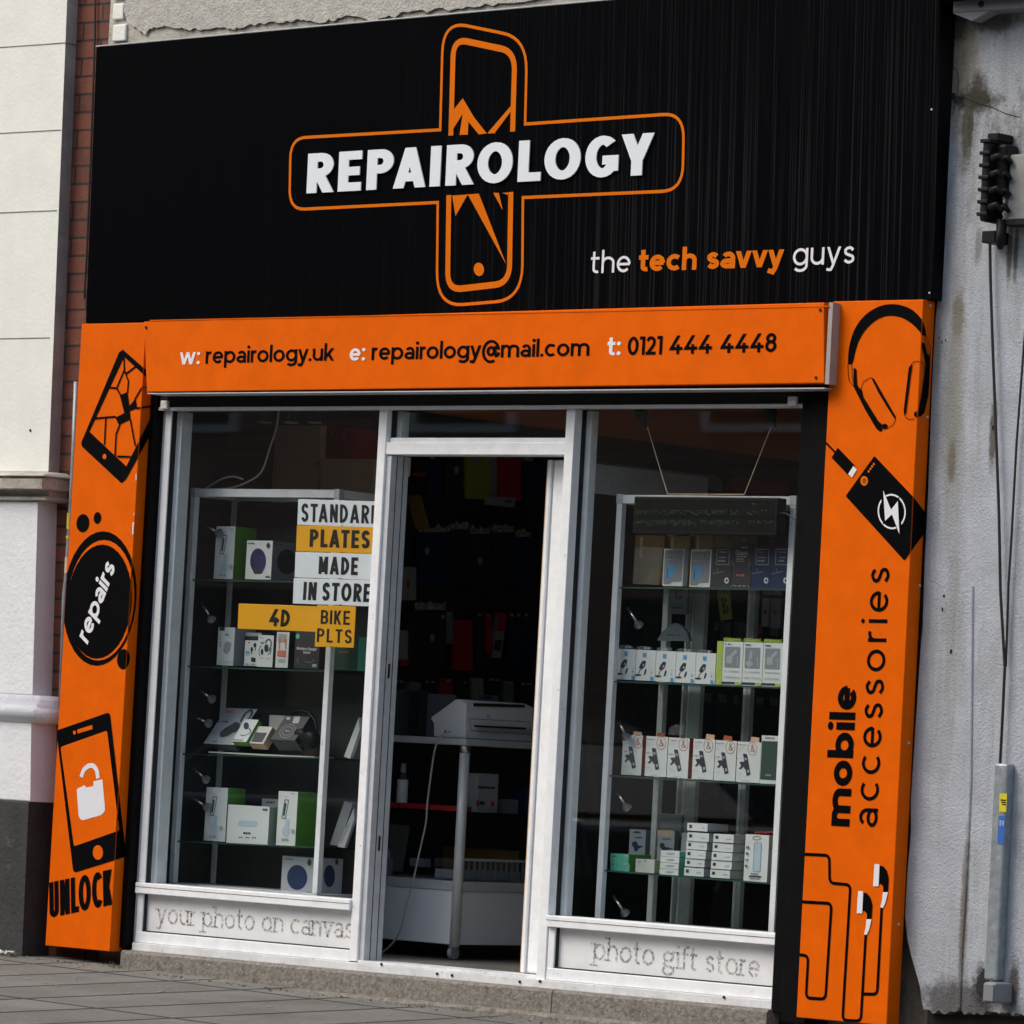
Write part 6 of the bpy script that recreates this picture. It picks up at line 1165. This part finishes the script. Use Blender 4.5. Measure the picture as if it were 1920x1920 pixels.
wallpack(770, 848, 390, 652, 'printgrey', 'pale strip pack between the olive and the red packs', xw=.025)
wallpack(850, 985, 390, 680, 'hookred', 'wide dark red pack at the top right of the doorway', xw=.05, art=[(lambda d: d.poly([(750, 650), (948, 662), (940, 726), (748, 705)]), 'white_foot', 'lgrey'), (lambda d: d.tiny((880, 692), (930, 696), 16, 4), 'small_print', 'print')])
wallpack(985, 1110, 430, 720, 'navy', 'navy pack at the right edge of the doorway', xw=.03)
o = slab(Z8, [(250, 650), (330, 645), (392, 868), (305, 862)], 1.3, .01, 'gold', 'gold-edged clear pack tilted at the left of the doorway', 'tilted_pack', 'package')
for k, (x0, x1, y0) in enumerate(((325, 530, 870), (535, 648, 850), (655, 788, 880), (795, 938, 870), (945, 1050, 900))):
    wallpack(x0, x1, y0, y0+360, ('navy', 'dgrey', 'dgrey', 'dgrey', 'navy')[k], ('widest', 'second', 'third', 'fourth', 'rightmost')[k]+' dark pack in the middle row of the doorway wall', art=oval(380, 1005) if k == 0 else oval(720, 1068) if k == 2 else ())
    d_pts = [(x0+i*(x1-x0)/8, y0-10-random.random()*38) for i in range(9)]; bb = B(); top = [on(pz(Z8, p), 0, .04+.01*random.random()) for p in d_pts]; bot = [on(pz(Z8, (p[0], y0+14)), 0, .035) for p in d_pts]
    bb.add(top+bot, [(i, i+1, 10+i, 9+i) for i in range(8)]); bb.flat = True; M.setdefault('crinkle', mat('crinkled_film', (.5, .5, .5), .2, vary=.8, vscale=60, bump=.6, bscale=80)); o = bb.build('crinkled_film', M['crinkle']); tag(o, ('widest', 'second', 'third', 'fourth', 'rightmost')[k]+' run of crinkled clear film on top of the middle row of packs', 'plastic film')
for k in range(2): wallpack(205+55*k, 255+55*k, 1105, 1320, 'lgrey', ('left', 'right')[k]+' pale pack with red mark at the left door edge', art=[(lambda d: d.ell((210+48*k, 1215), 9, 30), 'red_mark', 'red')])
wallpack(255, 500, 1385, 1745, 'dgrey', 'broad dark pack with oval in the lower row', art=oval(413, 1562)+[(lambda d: d.poly([(470, 1415), (495, 1417), (493, 1440), (468, 1438)]), 'white_tag', 'lgrey')])
wallpack(190, 262, 1510, 1720, 'lgrey', 'pale narrow pack with red ends at the lower left of the doorway', art=[(lambda d: d.poly([(190, 1700), (262, 1704), (258, 1745), (190, 1740)]), 'red_foot', 'hookred')])
wallpack(550, 672, 1440, 1770, 'hookred', 'plain deep red pack in the lower row')
wallpack(838, 895, 1400, 1690, 'lgrey', 'tilted white and red tag pack right of the deep red pack', lean=40, art=[(lambda d: d.poly([(838, 1400), (895, 1406), (880, 1520), (825, 1520)]), 'red_header', 'red'), (lambda d: d.poly([(820, 1575), (862, 1578), (850, 1650), (808, 1640)]), 'dark_picture', 'print')])
for k, x0 in enumerate((905, 950, 1000, 1045)): wallpack(x0, x0+42, 1410, 1800, 'navy', 'narrow navy pack in the lower right row of the doorway wall', art=[(lambda d: d.tiny((x0+5, 1425), (x0+38, 1427), 20, 1), 'white_tag', 'lgrey')] if k < 3 else ())
bb = B(); pts = [(300+i*25, 1325+random.random()*25) for i in range(9)]; bb.add([on(pz(Z8, p), 0, .05) for p in pts]+[on(pz(Z8, (p[0], 1385)), 0, .04) for p in pts], [(i, i+1, 10+i, 9+i) for i in range(8)]); bb.flat = True; tag(bb.build('crinkled_film', M['crinkle']), 'crinkled clear film over the broad dark pack with an oval', 'plastic film')
o = upright(Z8B, 325, 515, 128, 1.15, .02, 'grey', 'plain grey card standing on the counter left of the printer', 'card', 'grey_card', zb=cz1)
for k, (x0, x1, y0, m) in enumerate(((140, 205, 100, 'fogbag'), (210, 315, 110, 'dgrey'))): upright(Z8B, x0, x1, y0, 1.05+.05*k, .06, m, ('clear bag standing at the left end of the counter top', 'dark carton with red lettering left of the grey card')[k], ('bag', 'box')[k], ('clear_bag', 'carton')[k], zb=cz1)
o = carton(Z8B, (662, 190), (765, 194), (665, 136), 1.75, .02, 'grey', 'grey', 'small pale name card behind the printer', 'card', 'name_card', art=[(lambda d: d.tiny((690, 160), (745, 162), 14, 4), 'small_print', 'print')])
# stock seen on the left wall through the right window
def wp(pts, m, label, name, cat_, xw=.0, th=.03, group=None, art=()):
    o = B().prism([on(pz(Z9, p), 0, xw) for p in pts], (-th, 0, 0)).build(name, M[m]); tag(o, label, cat_, group)
    for q, (fn, nm, mm) in enumerate(art): d = Draw((xw, 0, 0), (0, 1, 0), (1, 0, 0), .001+.0006*q, 300).zoom(*Z9); fn(d); d.build(nm, M[mm], o)
wp([(150, 640), (1128, 690), (1130, 605), (1075, 585), (150, 470)], 'grey', 'long grey board under the orange band inside the right window', 'wall_board', 'board')
wp([(140, 1245), (232, 1255), (252, 735), (165, 730)], 'lgrey', 'pale poster at the left edge of the right window', 'poster', 'poster', art=[(lambda d: (d.ell((175, 1140), 24, 44, ring=1.5), d.tiny((160, 900), (215, 902), 40, 2), d.ell((205, 820), 12, 22)), 'faded_print', 'printgrey')])
wp([(238, 1258), (360, 1270), (372, 745), (258, 735)], 'lgrey', 'pale poster with barcode beside the cabinet post', 'poster', 'poster', art=[(lambda d: (d.tiny((262, 1180), (330, 1184), 60, 5), d.tiny((300, 950), (350, 952), 30, 3)), 'faded_print', 'printgrey')])
wp([(405, 1290), (470, 1295), (490, 770), (420, 760)], 'grey', 'grey poster seen through the cabinet left of the LED sign', 'poster', 'poster')
wp([(1190, 690), (1620, 720), (1620, 640), (1280, 600), (1190, 610)], 'hookred', 'red and clear packets piled above the right cabinet', 'packet_pile', 'packets')
rr = random.Random(3); cols = ['dgrey', 'grey', 'navy', 'hookred', 'dgrey', 'dkgreen', 'grey', 'printgrey', 'dgrey']
for row, z in enumerate((1.62, 1.28, .95, .62)):
    y = 2.75
    while y < 4.75:
        w = rr.uniform(.055, .10); h = rr.uniform(.17, .25); m = cols[rr.randrange(len(cols))]
        o = B().box(.0, .018, y, y+w, z-h, z).build('hanging_pack', M[m]); tag(o, 'small phone accessory pack hung in rows on the shadowy wall behind the right cabinet', 'package', 'accessory packs on the left wall'); B().box(.019, .0195, y+.012, y+w-.012, z-.05, z-.012).build('header_card', M['printgrey'], o)
        y += w+rr.uniform(.012, .05)
for k in range(5):
    P = [on(pz(Z9, (150-k*8+a*14-abs(a-3)*-6, 2350+k*16+a*a*26)), 0, .08) for a in range(7)]
    tag(B().tube(cat([(0, 0)], 1) and P, .006, 6).build('coiled_cable', M['cablew']), 'pale looped cable hanging in the gap left of the right-hand cabinet', 'cable', 'looped pale cables')

for k, (x0, x1, y0, y1, m, lab) in enumerate(((505, 545, 1395, 1600, 'grey', 'narrow grey pack between the broad dark pack and the deep red one'), (700, 745, 1405, 1720, 'dgrey', 'charcoal pack right of the deep red pack'), (755, 800, 1410, 1660, 'hookred', 'slim dark red pack before the tilted white tag'), (395, 470, 400, 640, 'navy', 'navy pack at the top left of the doorway'), (1010, 1060, 400, 425, 'lgrey', 'small pale card at the top right of the doorway wall'))):
    wallpack(x0, x1, y0, y1, m, lab, art=[(lambda d: d.tiny((x0+6, y0+14), (x1-6, y0+17), 16, 2), 'white_header', 'printgrey')])
rq = random.Random(11)
for k in range(9):
    x = 150+k*95; y = 30+rq.random()*30; w = 60+rq.random()*25; m = ('dgrey', 'grey', 'navy', 'hookred', 'dgrey', 'printgrey', 'dkgreen', 'grey', 'dgrey')[k]
    wallpack(x, x+w, y, y+150, m, ('first', 'second', 'third', 'fourth', 'fifth', 'sixth', 'seventh', 'eighth', 'ninth')[k]+' small pack from the left in the dim row behind the printer', Zm=Z8B, group='dim row of packs behind the printer', art=[(lambda d: d.tiny((x+8, y+18), (x+w-8, y+21), 12, 2), 'white_header', 'lgrey')])
